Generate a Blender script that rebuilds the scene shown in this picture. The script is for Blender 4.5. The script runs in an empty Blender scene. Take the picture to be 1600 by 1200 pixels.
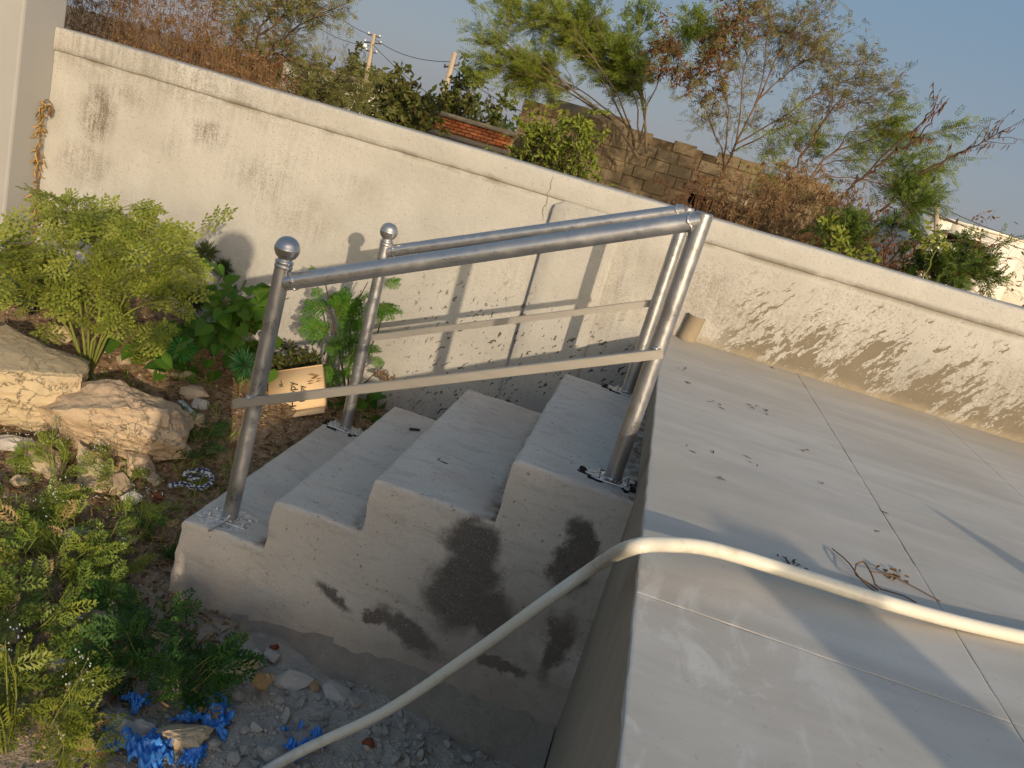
import bpy, bmesh, math, random
import numpy as np
from mathutils import Vector, Matrix, noise as mnoise

# ------------------------------------------------------------------ camera, sky, sun, exposure
scene = bpy.context.scene
col = scene.collection
SC = 0.86                                             # metres per unit of the camera solve
FOC = 1300.0                                          # focal length in pixels of a 1600 x 1200 frame
CAM = np.array([-0.17446, -2.45506, 0.75]) * SC
CR = np.array([0.94504377, 0.19010762, 0.26599129])   # camera right / up / forward
CU = np.array([-0.30673614, 0.23396096, 0.92259157])
CF = np.array([-0.11316012, 0.95347856, -0.27941622])
cd = bpy.data.cameras.new('camera'); cam = bpy.data.objects.new('camera', cd); col.objects.link(cam)
cd.sensor_width = 36; cd.sensor_fit = 'HORIZONTAL'; cd.lens = FOC / 1600 * 36
cd.clip_start = 0.02; cd.clip_end = 3000
cam.matrix_world = Matrix(((CR[0], CU[0], -CF[0], CAM[0]), (CR[1], CU[1], -CF[1], CAM[1]), (CR[2], CU[2], -CF[2], CAM[2]), (0, 0, 0, 1)))
scene.camera = cam

SUN_DIR = Vector((0.58, -1.0, 0.305)).normalized()    # towards the sun
el = math.asin(SUN_DIR.z); az = math.atan2(SUN_DIR.x, SUN_DIR.y)
world = bpy.data.worlds.new('World'); scene.world = world; world.use_nodes = True
wt = world.node_tree; wt.nodes.clear()
sky = wt.nodes.new('ShaderNodeTexSky'); sky.sky_type = 'NISHITA'; sky.sun_disc = False
sky.sun_elevation = el; sky.sun_rotation = az; sky.altitude = 300; sky.air_density = 1.0; sky.dust_density = 2.6; sky.ozone_density = 1.2
bg = wt.nodes.new('ShaderNodeBackground'); bg.inputs[1].default_value = 0.15
wo = wt.nodes.new('ShaderNodeOutputWorld')
tcw = wt.nodes.new('ShaderNodeTexCoord'); sepw = wt.nodes.new('ShaderNodeSeparateXYZ'); wt.links.new(tcw.outputs['Generated'], sepw.inputs[0])
rw = wt.nodes.new('ShaderNodeMapRange'); rw.interpolation_type = 'SMOOTHSTEP'; wt.links.new(sepw.outputs[2], rw.inputs[0])     # dusty haze, thick near the horizon all round
for i_, v_ in ((1, 0.16), (2, 0.55), (3, 0.90), (4, 0.80)): rw.inputs[i_].default_value = v_
mxw = wt.nodes.new('ShaderNodeMix'); mxw.data_type = 'RGBA'; 
crw = wt.nodes.new('ShaderNodeValToRGB'); wt.links.new(sepw.outputs[2], crw.inputs[0]); crw.color_ramp.elements[0].position = 0.02; crw.color_ramp.elements[0].color = (1.72, 1.80, 2.02, 1); crw.color_ramp.elements[1].position = 0.30; crw.color_ramp.elements[1].color = (0.92, 1.64, 2.40, 1); wt.links.new(crw.outputs[0], mxw.inputs[7])
dtw = wt.nodes.new('ShaderNodeVectorMath'); dtw.operation = 'DOT_PRODUCT'; wt.links.new(tcw.outputs['Generated'], dtw.inputs[0]); dtw.inputs[1].default_value = (-SUN_DIR.x, -SUN_DIR.y, 0)
raw = wt.nodes.new('ShaderNodeMapRange'); raw.interpolation_type = 'SMOOTHSTEP'; wt.links.new(dtw.outputs['Value'], raw.inputs[0]); raw.inputs[1].default_value = -.5; raw.inputs[2].default_value = .3
muw = wt.nodes.new('ShaderNodeMath'); muw.operation = 'MULTIPLY'; wt.links.new(rw.outputs[0], muw.inputs[0]); wt.links.new(raw.outputs[0], muw.inputs[1])
wt.links.new(muw.outputs[0], mxw.inputs[0]); wt.links.new(sky.outputs[0], mxw.inputs[6]); wt.links.new(mxw.outputs[2], bg.inputs[0]); wt.links.new(bg.outputs[0], wo.inputs[0])
sd = bpy.data.lights.new('sun', 'SUN'); sd.energy = 3.0; sd.angle = math.radians(0.53); sd.color = (1.0, 0.81, 0.58)
sun = bpy.data.objects.new('sun', sd); col.objects.link(sun)
sun.rotation_euler = SUN_DIR.to_track_quat('Z', 'Y').to_euler(); sun.location = (4, -8, 6)
scene.view_settings.view_transform = 'Standard'; scene.view_settings.look = 'None'
scene.view_settings.exposure = 0.20; scene.view_settings.gamma = 1.0; scene.view_settings.use_curve_mapping = False
scene.render.engine = 'CYCLES'
scene.cycles.max_bounces = 6; scene.cycles.diffuse_bounces = 3; scene.cycles.glossy_bounces = 3
scene.cycles.transparent_max_bounces = 4; scene.cycles.caustics_reflective = False; scene.cycles.caustics_refractive = False

# ------------------------------------------------------------------ placing helpers
rs = np.random.RandomState(7); random.seed(7)
def ray(u, v): return CF + CR * (u - 800) / FOC + CU * (600 - v) / FOC
def aty(u, v, y): d = ray(u, v); return CAM + d * (y - CAM[1]) / d[1]      # on a plane parallel to the wall
def atx(u, v, x): d = ray(u, v); return CAM + d * (x - CAM[0]) / d[0]
def atz(u, v, z): d = ray(u, v); return CAM + d * (z - CAM[2]) / d[2]
def atd(u, v, dep): return CAM + ray(u, v) * dep                            # at a given depth
def ss(t): t = np.clip(t, 0, 1); return t * t * (3 - 2 * t)
YW = 1.6235                                           # face of the boundary wall
def gz(x, y):
    x = np.asarray(x, float); y = np.asarray(y, float)
    a = ss((y - 0.0) / 1.35); l = ss((-1.1 - x) / 1.4)
    z = -0.955 + 0.20 * a + 0.05 * l + 0.09 * a * l - 0.05 * ss((x + 0.6) / 0.6) * (1 - a) + 0.15 * ss((-1.9 - y) / 0.3)
    return z + (-1.05 - z) * ss((y - 1.64) / 0.1)
def gp(u, v):
    d = ray(u, v); t = 3.0
    for _ in range(60):
        p = CAM + d * t; t += 0.5 * (p[2] - float(gz(p[0], p[1]))) / max(0.05, -d[2])
    return CAM + d * t
def gzn(x, y):
    """ground height with its lumps, scalar or array"""
    x, y = np.atleast_1d(np.asarray(x, float)), np.atleast_1d(np.asarray(y, float)); z = gz(x, y).astype(float); f = z.ravel()
    for i, (a, b) in enumerate(zip(x.ravel(), y.ravel())):
        if -4 < a < .2 and -1.3 < b < 1.7: f[i] += .022 * nz((a, b, 0), 4) + .010 * nz((a, b, 3), 14) + .006 * nz((a, b, 5), 34)
    return f.reshape(z.shape)
def nz(p, s=1.0, seed=0.0): return mnoise.noise(Vector((p[0] * s + seed, p[1] * s + seed * 1.7, p[2] * s - seed)))
def unit(a): a = np.asarray(a, float); return a / np.maximum(np.linalg.norm(a, axis=-1, keepdims=True), 1e-9)

# ------------------------------------------------------------------ object helpers
def mk(name, chunks, mats=None, parent=None, smooth=False, sharp=None):
    """one mesh object from (verts, faces[, material index]) chunks; faces are int arrays of equal size"""
    V = []; LT = []; LS = []; MI = []; off = 0; tot = 0
    for c in chunks:
        v, f = np.asarray(c[0], float), np.asarray(c[1], int)
        if len(f) == 0: continue
        V.append(v); LT.append((f + off).ravel()); k = f.shape[1]
        LS.append(tot + np.arange(len(f)) * k); tot += f.size; off += len(v)
        MI.append(np.full(len(f), c[2] if len(c) > 2 else 0))
    V = np.concatenate(V); LT = np.concatenate(LT); LS = np.concatenate(LS); MI = np.concatenate(MI)
    me = bpy.data.meshes.new(name)
    me.vertices.add(len(V)); me.vertices.foreach_set('co', V.ravel().astype(np.float32))
    me.loops.add(len(LT)); me.loops.foreach_set('vertex_index', LT.astype(np.int32))
    me.polygons.add(len(LS)); me.polygons.foreach_set('loop_start', LS.astype(np.int32))
    me.polygons.foreach_set('material_index', MI.astype(np.int32))
    me.update(calc_edges=True); me.validate()
    if smooth: me.polygons.foreach_set('use_smooth', np.ones(len(me.polygons), bool))
    for m in (mats if isinstance(mats, (list, tuple)) else [mats]):
        if m: me.materials.append(m)
    o = bpy.data.objects.new(name, me); col.objects.link(o)
    if sharp: me.set_sharp_from_angle(angle=math.radians(sharp))
    if parent: attach(o, parent)
    return o
def attach(o, parent):
    o.parent = parent
    o.matrix_parent_inverse = Matrix.Translation(-Vector(wloc(parent)))
def wloc(o):
    l = Vector(o.location)
    if o.parent: l = wloc(o.parent) + l + o.matrix_parent_inverse.translation
    return l
def from_bm(name, bm, mat, parent=None, smooth=False):
    me = bpy.data.meshes.new(name); bm.to_mesh(me); bm.free()
    if smooth: me.polygons.foreach_set('use_smooth', np.ones(len(me.polygons), bool))
    for m in (mat if isinstance(mat, (list, tuple)) else [mat]): me.materials.append(m)
    o = bpy.data.objects.new(name, me); col.objects.link(o)
    if parent: attach(o, parent)
    return o
def tag(o, label=None, cat=None, group=None, kind=None):
    if label: o['label'] = label
    if cat: o['category'] = cat
    if group: o['group'] = group
    if kind: o['kind'] = kind
    return o
def empty(name, loc, label=None, cat=None, group=None, kind=None):
    o = bpy.data.objects.new(name, None); col.objects.link(o); o.location = tuple(float(a) for a in loc)
    o.empty_display_size = 0.05
    return tag(o, label, cat, group, kind)
def inst(src, name, loc, rot=(0, 0, 0), scale=(1, 1, 1), parent=None):
    o = bpy.data.objects.new(name, src if isinstance(src, bpy.types.Mesh) else src.data); col.objects.link(o)
    o.location = tuple(float(a) for a in loc); o.rotation_euler = rot; o.scale = scale
    if parent: attach(o, parent)
    return o

# ------------------------------------------------------------------ geometry helpers
def tubes(P, Rr, sides=5, caps=False):
    """P (m,n,3) polylines, Rr (m,n) radii -> verts, quads"""
    P = np.asarray(P, float); Rr = np.asarray(Rr, float); m, n, _ = P.shape
    T = np.empty_like(P); T[:, 1:-1] = P[:, 2:] - P[:, :-2]; T[:, 0] = P[:, 1] - P[:, 0]; T[:, -1] = P[:, -1] - P[:, -2]
    T = unit(T)
    ref = np.where(np.abs(T[:, :1, 2:3].mean(1, keepdims=True)) > 0.85, np.array([1.0, 0.13, 0.0]), np.array([0.05, 0.1, 1.0]))
    A = unit(np.cross(T, np.broadcast_to(ref, T.shape))); B = np.cross(T, A)
    an = np.arange(sides) * 2 * np.pi / sides
    V = P[:, :, None] + Rr[:, :, None, None] * (A[:, :, None] * np.cos(an)[None, None, :, None] + B[:, :, None] * np.sin(an)[None, None, :, None])
    idx = np.arange(m * n * sides).reshape(m, n, sides); nx = np.roll(idx, -1, axis=2)
    F = np.stack([idx[:, :-1], nx[:, :-1], nx[:, 1:], idx[:, 1:]], -1).reshape(-1, 4)
    out = [(V.reshape(-1, 3), F)]
    if caps:
        out.append((V.reshape(-1, 3), np.concatenate([idx[:, 0, ::-1], idx[:, -1]])))
    return out
def tube(pts, r, sides=12, caps=True):
    pts = np.asarray(pts, float); r = np.full(len(pts), r) if np.isscalar(r) else np.asarray(r)
    return tubes(pts[None], r[None], sides, caps)
def resample(pts, n):
    """smooth Catmull-Rom resampling"""
    p = np.asarray(pts, float)
    if len(p) == 2: t = np.linspace(0, 1, n)[:, None]; return p[0] * (1 - t) + p[1] * t
    q = np.vstack([2 * p[0] - p[1], p, 2 * p[-1] - p[-2]]); out = []
    for s in np.linspace(0, len(p) - 1, n):
        i = min(int(s), len(p) - 2); t = s - i; a, b, c, d = q[i:i + 4]
        out.append(0.5 * (2 * b + (c - a) * t + (2 * a - 5 * b + 4 * c - d) * t * t + (3 * b - a - 3 * c + d) * t ** 3))
    return np.array(out)
def lathe(prof, org, axis=(0, 0, 1), n=20):
    prof = np.asarray(prof, float); ax = unit(np.array(axis, float)); ref = np.array([1, 0, 0]) if abs(ax[0]) < .9 else np.array([0, 1, 0])
    A = unit(np.cross(ax, ref)); B = np.cross(ax, A); an = np.arange(n) * 2 * np.pi / n
    V = np.asarray(org) + prof[:, None, 1:2] * ax + prof[:, None, 0:1] * (A * np.cos(an)[:, None] + B * np.sin(an)[:, None])
    idx = np.arange(len(prof) * n).reshape(-1, n); nx = np.roll(idx, -1, 1)
    return (V.reshape(-1, 3), np.stack([idx[:-1], nx[:-1], nx[1:], idx[1:]], -1).reshape(-1, 4))
BOXF = np.array([[0, 3, 2, 1], [4, 5, 6, 7], [0, 1, 5, 4], [1, 2, 6, 5], [2, 3, 7, 6], [3, 0, 4, 7]])
def box(x0, x1, y0, y1, z0, z1):
    return (np.array([[x0, y0, z0], [x1, y0, z0], [x1, y1, z0], [x0, y1, z0], [x0, y0, z1], [x1, y0, z1], [x1, y1, z1], [x0, y1, z1]], float), BOXF)
def beam(a, b, w, h, up=(0, 0, 1)):
    a = np.asarray(a, float); b = np.asarray(b, float); t = unit(b - a); s = unit(np.cross(t, np.asarray(up, float))); u = np.cross(s, t)
    V = [p + s * i * w / 2 + u * j * h / 2 for p in (a, b) for i, j in ((-1, -1), (1, -1), (1, 1), (-1, 1))]
    return (np.array(V), BOXF)
def bevel_box(name, x0, x1, y0, y1, z0, z1, mat, r=0.004, parent=None, seg=2):
    bm = bmesh.new(); v, f = box(x0, x1, y0, y1, z0, z1)
    vs = [bm.verts.new(p) for p in v]
    for q in f: bm.faces.new([vs[i] for i in q])
    bmesh.ops.bevel(bm, geom=bm.edges[:], offset=r, segments=seg, affect='EDGES', profile=.5)
    return from_bm(name, bm, mat, parent)
def slab(x0, x1, y0, y1, z0, z1, step, r, amp=0.002, seed=0.0, rounds=(1, 1, 1, 1), nsk=5, edge=0.0, flare=0.0, zlow=-99, zhid=None):
    """a block with worn rounded top edges and gently uneven plaster faces (rounds: -x +x -y +y)"""
    def axis(a, b, ra, rb):
        sk = np.append(np.linspace(z0, z1 - r - min(.006, .3 * (z1 - r - z0)), nsk - 1), z1 - r)
        lo = [(a, z) for z in sk]; hi = [(b, z) for z in sk[::-1]]
        if ra: lo += [(a + r * .3, z1 - r * .3), (a + r, z1), (a + r + .004, z1)]
        else: lo += [(a, z1 - 1e-4), (a + 1e-4, z1)]
        if rb: hi = [(b - r - .004, z1), (b - r, z1), (b - r * .3, z1 - r * .3)] + hi
        else: hi = [(b - 1e-4, z1), (b, z1 - 1e-4)] + hi
        n = max(2, int((b - a - 2 * r) / step)); q = r + .004
        return lo + [(a + q + (b - a - 2 * q) * i / n, z1) for i in range(1, n)] + hi
    X = axis(x0, x1, rounds[0], rounds[1]); Y = axis(y0, y1, rounds[2], rounds[3])
    nx, ny = len(X), len(Y); V = np.zeros((nx, ny, 3))
    for i, (x, zx) in enumerate(X):
        for j, (y, zy) in enumerate(Y):
            z = min(zx, zy); p = (x, y, z)
            d = amp * (nz(p, 9, seed) + .6 * nz(p, 27, seed + 3)); e = edge * (nz((x, y, z), 22, seed + 9) + .7 * nz((x, y, z), 60, seed + 5))
            fl = flare * ((z1 - z) / max(1e-6, z1 - z0)) ** 2
            V[i, j] = (x + (d + e) * (1 if i < nx / 2 else -1) * ((i < nsk + 2 and z > zlow + .004) or (i >= nx - nsk - 2 and rounds[1] > 0)), y + (d + e) * (1 if j < ny / 2 else -1) * (j < nsk + 2 or j >= ny - nsk - 2) - (fl if j < nsk + 2 else 0), z + (d if z > z1 - r * 1.5 else 0))
    idx = np.arange(nx * ny).reshape(nx, ny)
    F = np.stack([idx[:-1, :-1], idx[1:, :-1], idx[1:, 1:], idx[:-1, 1:]], -1).reshape(-1, 4)
    return (V.reshape(-1, 3), F)
def leaves(pos, d, n, L, W, fold=0.15, a=.32, b=.68, wb=.8):
    """folded leaf blades: two quads each"""
    pos = np.asarray(pos, float); m = len(pos); d = unit(d); s = unit(np.cross(d, n)); n = np.cross(s, d)
    L = np.broadcast_to(np.asarray(L, float), (m,))[:, None]; W = np.broadcast_to(np.asarray(W, float), (m,))[:, None]
    f = n * W * fold
    V = np.stack([pos, pos + d * L * a + s * W * .5 + f, pos + d * L * b + s * W * .5 * wb + f, pos + d * L, pos + d * L * b - s * W * .5 * wb + f, pos + d * L * a - s * W * .5 + f], 1)
    base = np.arange(m)[:, None] * 6
    F = np.concatenate([base + np.array([0, 1, 2, 3]), base + np.array([0, 3, 4, 5])])
    return (V.reshape(-1, 3), F)
def strips(pos, d, n, L, W):
    """narrow flat leaflets: one diamond quad each"""
    pos = np.asarray(pos, float); m = len(pos); d = unit(d); s = unit(np.cross(d, n))
    L = np.broadcast_to(np.asarray(L, float), (m,))[:, None]; W = np.broadcast_to(np.asarray(W, float), (m,))[:, None]
    V = np.stack([pos, pos + d * L * .45 + s * W * .5, pos + d * L, pos + d * L * .45 - s * W * .5], 1)
    return (V.reshape(-1, 3), np.arange(m * 4).reshape(m, 4))
def sprays(o, d, n, L, pairs, ll, lw, fwd=.5, kind='strip', taper=.35, rng=rs, droop=0.0):
    """pinnate leaves: 2 x pairs leaflets along each rachis"""
    o = np.asarray(o, float); m = len(o); d = unit(d); s = unit(np.cross(d, n)); n = np.cross(s, d)
    L = np.broadcast_to(np.asarray(L, float), (m,))
    t = (np.arange(pairs) + .6) / pairs; P = []; D = []; N = []; LL = []
    for g in (-1, 1):
        p = o[:, None] + d[:, None] * (L[:, None] * t)[..., None] + np.array([0, 0, -1.0]) * (droop * L[:, None] * t ** 2)[..., None]
        dd = d[:, None] * fwd + s[:, None] * g + rng.normal(0, .12, (m, pairs, 3))
        P.append(p.reshape(-1, 3)); D.append(dd.reshape(-1, 3)); N.append((np.broadcast_to(n[:, None], dd.shape) + rng.normal(0, .2, dd.shape)).reshape(-1, 3))
        LL.append(np.broadcast_to(ll * (1 - taper * np.abs(2 * t - .8)), (m, pairs)).reshape(-1) * np.repeat(L / L.mean(), pairs))
    P, D, N, LL = map(np.concatenate, (P, D, N, LL))
    return strips(P, D, N, LL, lw) if kind == 'strip' else leaves(P, D, N, LL, lw)
def sample(paths, k, rng, lo=0.15, hi=1.0):
    m, n, _ = paths.shape; i = rng.randint(0, m, k); t = (lo + (hi - lo) * rng.rand(k)) * (n - 1.001); j = t.astype(int); f = (t - j)[:, None]
    return paths[i, j] * (1 - f) + paths[i, j + 1] * f, unit(paths[i, j + 1] - paths[i, j]), i, t / (n - 1)
def spawn(paths, k, L, ang, bias, n=5, wob=.2, grav=0.0, rng=rs, lo=.2, hi=1.0):
    """k twigs growing off random points of paths; returns (k,n,3)"""
    p, t, _, _ = sample(paths, k, rng, lo, hi)
    r = rng.normal(size=(k, 3)); r = unit(r - t * (r * t).sum(1, keepdims=True)); a = np.radians(rng.uniform(ang[0], ang[1], k))[:, None]
    d = unit(t * np.cos(a) + r * np.sin(a) + np.asarray(bias, float)); st = rng.uniform(L[0], L[1], k)[:, None] / (n - 1)
    out = [p]
    for _ in range(n - 1):
        d = unit(d + rng.normal(0, wob, (k, 3)) + np.array([0, 0, -grav])); out.append(out[-1] + d * st)
    return np.stack(out, 1)
def radii(k, n, r0, r1): return np.broadcast_to(np.linspace(r0, r1, n), (k, n))

# ------------------------------------------------------------------ material helpers
def lin(r, g, b): return tuple(((c / 255 + .055) / 1.055) ** 2.4 if c > 10 else c / 255 / 12.92 for c in (r, g, b)) + (1.0,)
class Mat:
    def __init__(s, name, rough=.8, metal=0.0, spec=.3):
        s.m = bpy.data.materials.new(name); s.m.use_nodes = True; s.t = s.m.node_tree; s.b = s.t.nodes['Principled BSDF']
        s.b.inputs['Roughness'].default_value = rough; s.b.inputs['Metallic'].default_value = metal; s.b.inputs['Specular IOR Level'].default_value = spec
        s.g = s.t.nodes.new('ShaderNodeNewGeometry'); s.tc = s.t.nodes.new('ShaderNodeTexCoord')
        s.pos = s.g.outputs['Position']; s.obj = s.tc.outputs['Object']
        s.bump_h = None
    def L(s, a, b): s.t.links.new(a, b)
    def put(s, sock, v):
        if isinstance(v, bpy.types.NodeSocket): s.L(v, sock)
        else: sock.default_value = v
    def map(s, vec, scale=(1, 1, 1), loc=(0, 0, 0), rot=(0, 0, 0)):
        n = s.t.nodes.new('ShaderNodeMapping'); s.L(vec, n.inputs[0]); n.inputs['Scale'].default_value = scale; n.inputs['Location'].default_value = loc; n.inputs['Rotation'].default_value = rot; return n.outputs[0]
    def noise(s, vec, scale, detail=4, rough=.55, dist=0.0, color=False):
        n = s.t.nodes.new('ShaderNodeTexNoise'); s.L(vec, n.inputs['Vector']); n.inputs['Scale'].default_value = scale; n.inputs['Detail'].default_value = detail; n.inputs['Roughness'].default_value = rough; n.inputs['Distortion'].default_value = dist
        return n.outputs['Color' if color else 'Fac']
    def voro(s, vec, scale, feature='F1', out='Distance', rand=1.0):
        n = s.t.nodes.new('ShaderNodeTexVoronoi'); n.feature = feature; s.L(vec, n.inputs['Vector']); n.inputs['Scale'].default_value = scale; n.inputs['Randomness'].default_value = rand; return n.outputs[out]
    def ramp(s, f, stops, interp='LINEAR'):
        n = s.t.nodes.new('ShaderNodeValToRGB'); n.color_ramp.interpolation = interp; s.L(f, n.inputs[0]); e = n.color_ramp.elements
        while len(e) < len(stops): e.new(.5)
        for i, (p, c) in enumerate(stops):
            e[i].position = p; e[i].color = c if isinstance(c, tuple) else (c, c, c, 1)
        return n.outputs[0]
    def mth(s, op, a, b=0.0, c=None, clamp=False):
        n = s.t.nodes.new('ShaderNodeMath'); n.operation = op; n.use_clamp = clamp; s.put(n.inputs[0], a); s.put(n.inputs[1], b)
        if c is not None: s.put(n.inputs[2], c)
        return n.outputs[0]
    def step(s, f, a, b):                               # smooth 0..1 between a and b (a > b reverses)
        n = s.t.nodes.new('ShaderNodeMapRange'); n.interpolation_type = 'SMOOTHSTEP'; s.put(n.inputs[0], f)
        if a > b: n.inputs[1].default_value = b; n.inputs[2].default_value = a; n.inputs[3].default_value = 1; n.inputs[4].default_value = 0
        else: n.inputs[1].default_value = a; n.inputs[2].default_value = b
        return n.outputs[0]
    def mix(s, f, a, b, mode='MIX'):
        n = s.t.nodes.new('ShaderNodeMix'); n.data_type = 'RGBA'; n.blend_type = mode; s.put(n.inputs[0], f); s.put(n.inputs[6], a); s.put(n.inputs[7], b); return n.outputs[2]
    def xyz(s, vec): n = s.t.nodes.new('ShaderNodeSeparateXYZ'); s.L(vec, n.inputs[0]); return n.outputs
    def add(s, a, b, k=1.0):
        n = s.t.nodes.new('ShaderNodeVectorMath'); n.operation = 'MULTIPLY_ADD'; s.L(b, n.inputs[0]); n.inputs[1].default_value = (k, k, k); s.L(a, n.inputs[2]); return n.outputs[0]
    def blob(s, vec, c, h, rot=0.0, plane='xz', soft=.5):
        """soft-edged elliptical stain in a plane, 1 inside 0 outside"""
        x, y, z = s.xyz(vec); A = x if plane[0] == 'x' else y; B = y if plane[1] == 'y' else z
        u = s.mth('SUBTRACT', A, c[0]); v = s.mth('SUBTRACT', B, c[1]); ca, sa = math.cos(rot), math.sin(rot)
        p = s.mth('ADD', s.mth('MULTIPLY', u, ca / h[0]), s.mth('MULTIPLY', v, sa / h[0])); q = s.mth('ADD', s.mth('MULTIPLY', u, -sa / h[1]), s.mth('MULTIPLY', v, ca / h[1]))
        r = s.mth('SQRT', s.mth('ADD', s.mth('MULTIPLY', p, p), s.mth('MULTIPLY', q, q)))
        return s.step(r, 1 + soft, 1 - soft)
    def mx(s, *f):
        o = f[0]
        for k in f[1:]: o = s.mth('MAXIMUM', o, k)
        return o
    def color(s, c): s.put(s.b.inputs['Base Color'], c); return s
    def bump(s, h, strength=.3, dist=.004):
        n = s.t.nodes.new('ShaderNodeBump'); n.inputs['Strength'].default_value = strength; n.inputs['Distance'].default_value = dist; s.L(h, n.inputs['Height'])
        if s.bump_h: s.L(s.bump_h, n.inputs['Normal'])
        s.bump_h = n.outputs[0]; s.L(n.outputs[0], s.b.inputs['Normal']); return s
    def island(s): return s.g.outputs['Random Per Island']
    def oi(s): n = s.t.nodes.new('ShaderNodeObjectInfo'); return n.outputs['Random']
def leaf_mat(name, cols, trans=.3, rough=.5, spec=.25):
    k = Mat(name, rough, 0, spec); c = k.ramp(k.mth('FRACT', k.mth('ADD', k.mth('MULTIPLY', k.island(), .6), k.mth('MULTIPLY', k.oi(), .4))), [(i / max(1, len(cols) - 1), q) for i, q in enumerate(cols)]); k.color(c)
    if trans:
        tr = k.t.nodes.new('ShaderNodeBsdfTranslucent'); k.L(c, tr.inputs[0]); mx = k.t.nodes.new('ShaderNodeMixShader'); mx.inputs[0].default_value = trans
        k.L(k.b.outputs[0], mx.inputs[1]); k.L(tr.outputs[0], mx.inputs[2]); k.L(mx.outputs[0], k.t.nodes['Material Output'].inputs[0])
    return k.m
# ------------------------------------------------------------------ materials of the setting
# sunlit whitewashed wall: brushed lime wash, mildew, mud splashes
k = Mat('lime_wash', .9, 0, .15); p = k.pos; x, y, z = k.xyz(p)
big = k.noise(p, 2.2, 5, .6); fine = k.noise(p, 150, 3, .65); brush = k.noise(k.map(p, (60, 60, 5)), 1, 4, .6)
base = k.mix(k.step(big, .35, .7), lin(166, 163, 155), lin(182, 179, 172))
base = k.mix(k.step(k.noise(p, 130, 2, .7), .60, .72), base, lin(142, 134, 122))
pj = k.add(p, k.noise(p, 7, 4, .6, 0, True), .10)
pj = k.map(pj, (1, 1, 1), (-.05, -.05, -.05))
mil = k.mx(*[k.mth('MULTIPLY', k.step(z, .30, .43), k.mth('MULTIPLY', k.step(x, -1.2, -2.6), .55))] + [k.mth('MULTIPLY', k.blob(pj, c, h, 0, 'xz', .7), a) for c, h, a in [
    ((-2.88, .20), (.08, .13), 1.25), ((-2.90, -.06), (.15, .10), .7), ((-2.72, .33), (.13, .06), .55), ((-2.30, .25), (.10, .06), .55), ((-2.48, .16), (.05, .07), .45),
    ((-2.0, .12), (.16, .08), .40), ((-1.75, .0), (.13, .10), .38), ((-1.55, .22), (.12, .05), .3), ((-1.3, .0), (.06, .10), .22), ((-2.6, -.2), (.2, .08), .25), ((-2.95, .38), (.1, .05), .5),
    ((.05, .2), (.22, .12), .5), ((.45, .17), (.35, .10), .45), ((1.0, .1), (.5, .14), .5), ((1.5, .15), (.3, .15), .5), ((-.25, .12), (.13, .22), .40)]])
mil = k.mth('ADD', mil, k.mth('MULTIPLY', k.step(big, .50, .75), .42))
mil = k.mth('MULTIPLY', mil, k.step(k.mth('ADD', k.mth('MULTIPLY', fine, .45), k.mth('ADD', k.mth('MULTIPLY', brush, .30), k.mth('MULTIPLY', k.noise(p, 11, 5, .65), .25))), .40, .62), clamp=True)
c = k.mix(mil, base, lin(106, 97, 84))
grooved = k.mth('MULTIPLY', k.step(k.mth('ABSOLUTE', k.mth('SUBTRACT', z, .428)), .028, .004), k.mth('MULTIPLY', k.step(k.noise(p, 6, 4, .6), .42, .6), .55))
c = k.mix(grooved, c, lin(108, 99, 84))
# mud thrown up from the platform: slanting streaks at right
st = k.map(p, (1, 1, 1), (0, 0, 0), (0, math.radians(54), 0))
warp = k.add(st, k.noise(p, 14, 4, .65, 0, True), .05)
streak = k.noise(k.map(warp, (2.6, 1, 15)), 1, 3, .6); small = k.noise(k.map(warp, (18, 1, 80)), 1, 2, .5)
lo = k.step(z, .36, .02); right = k.mth('MULTIPLY', k.step(x, .12, .35), 1.0)
tiny = k.noise(k.map(k.add(st, k.noise(p, 40, 2, .5, 0, True), .02), (60, 1, 190)), 1, 2, .5)
vv = k.mth('ADD', k.mth('ADD', k.mth('MULTIPLY', streak, .50), k.mth('MULTIPLY', small, .32)), k.mth('ADD', k.mth('MULTIPLY', tiny, .18), k.mth('ADD', k.mth('MULTIPLY', lo, .115), k.mth('MULTIPLY', k.noise(p, 2.6, 3, .5), .10))))
m1 = k.step(vv, .628, .640)
m2 = k.mth('MULTIPLY', k.step(k.mth('ADD', small, k.mth('MULTIPLY', lo, .10)), .655, .675), .6)
mud = k.mth('MULTIPLY', k.mth('MULTIPLY', k.mx(m1, m2), right), k.step(z, .40, .37))
foot = k.mth('MULTIPLY', k.step(k.mth('ADD', z, k.mth('MULTIPLY', k.noise(p, 9, 4, .6), .08)), .085, .035), k.step(x, -.02, .05))
mudc = k.mix(k.noise(p, 20, 3), lin(124, 115, 99), lin(110, 102, 87))
c = k.mix(mud, c, mudc); c = k.mix(k.mth('MULTIPLY', foot, .75), c, lin(150, 139, 118))
spots = k.mth('MULTIPLY', k.step(k.voro(k.map(p, (1, 1, 1.6)), 17), .17, .11), k.mth('MULTIPLY', k.step(x, .95, 1.2), k.mth('MULTIPLY', k.step(z, .33, .38), k.step(k.noise(p, 5, 2), .5, .6))))
c = k.mix(k.mth('MULTIPLY', spots, .6), c, mudc)
# dark paint spatter low behind the stairs
sp = k.noise(k.map(k.add(st, k.noise(p, 25, 2, .5, 0, True), .03), (30, 1, 70)), 1, 2, .5)
spm = k.mth('MULTIPLY', k.step(sp, .638, .665), k.mth('MULTIPLY', k.step(z, .12, -.2), k.mth('MULTIPLY', k.step(x, -1.55, -.8), k.step(x, .12, .02))))
c = k.mix(k.mth('MULTIPLY', spm, .9), c, lin(74, 62, 52))
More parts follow.
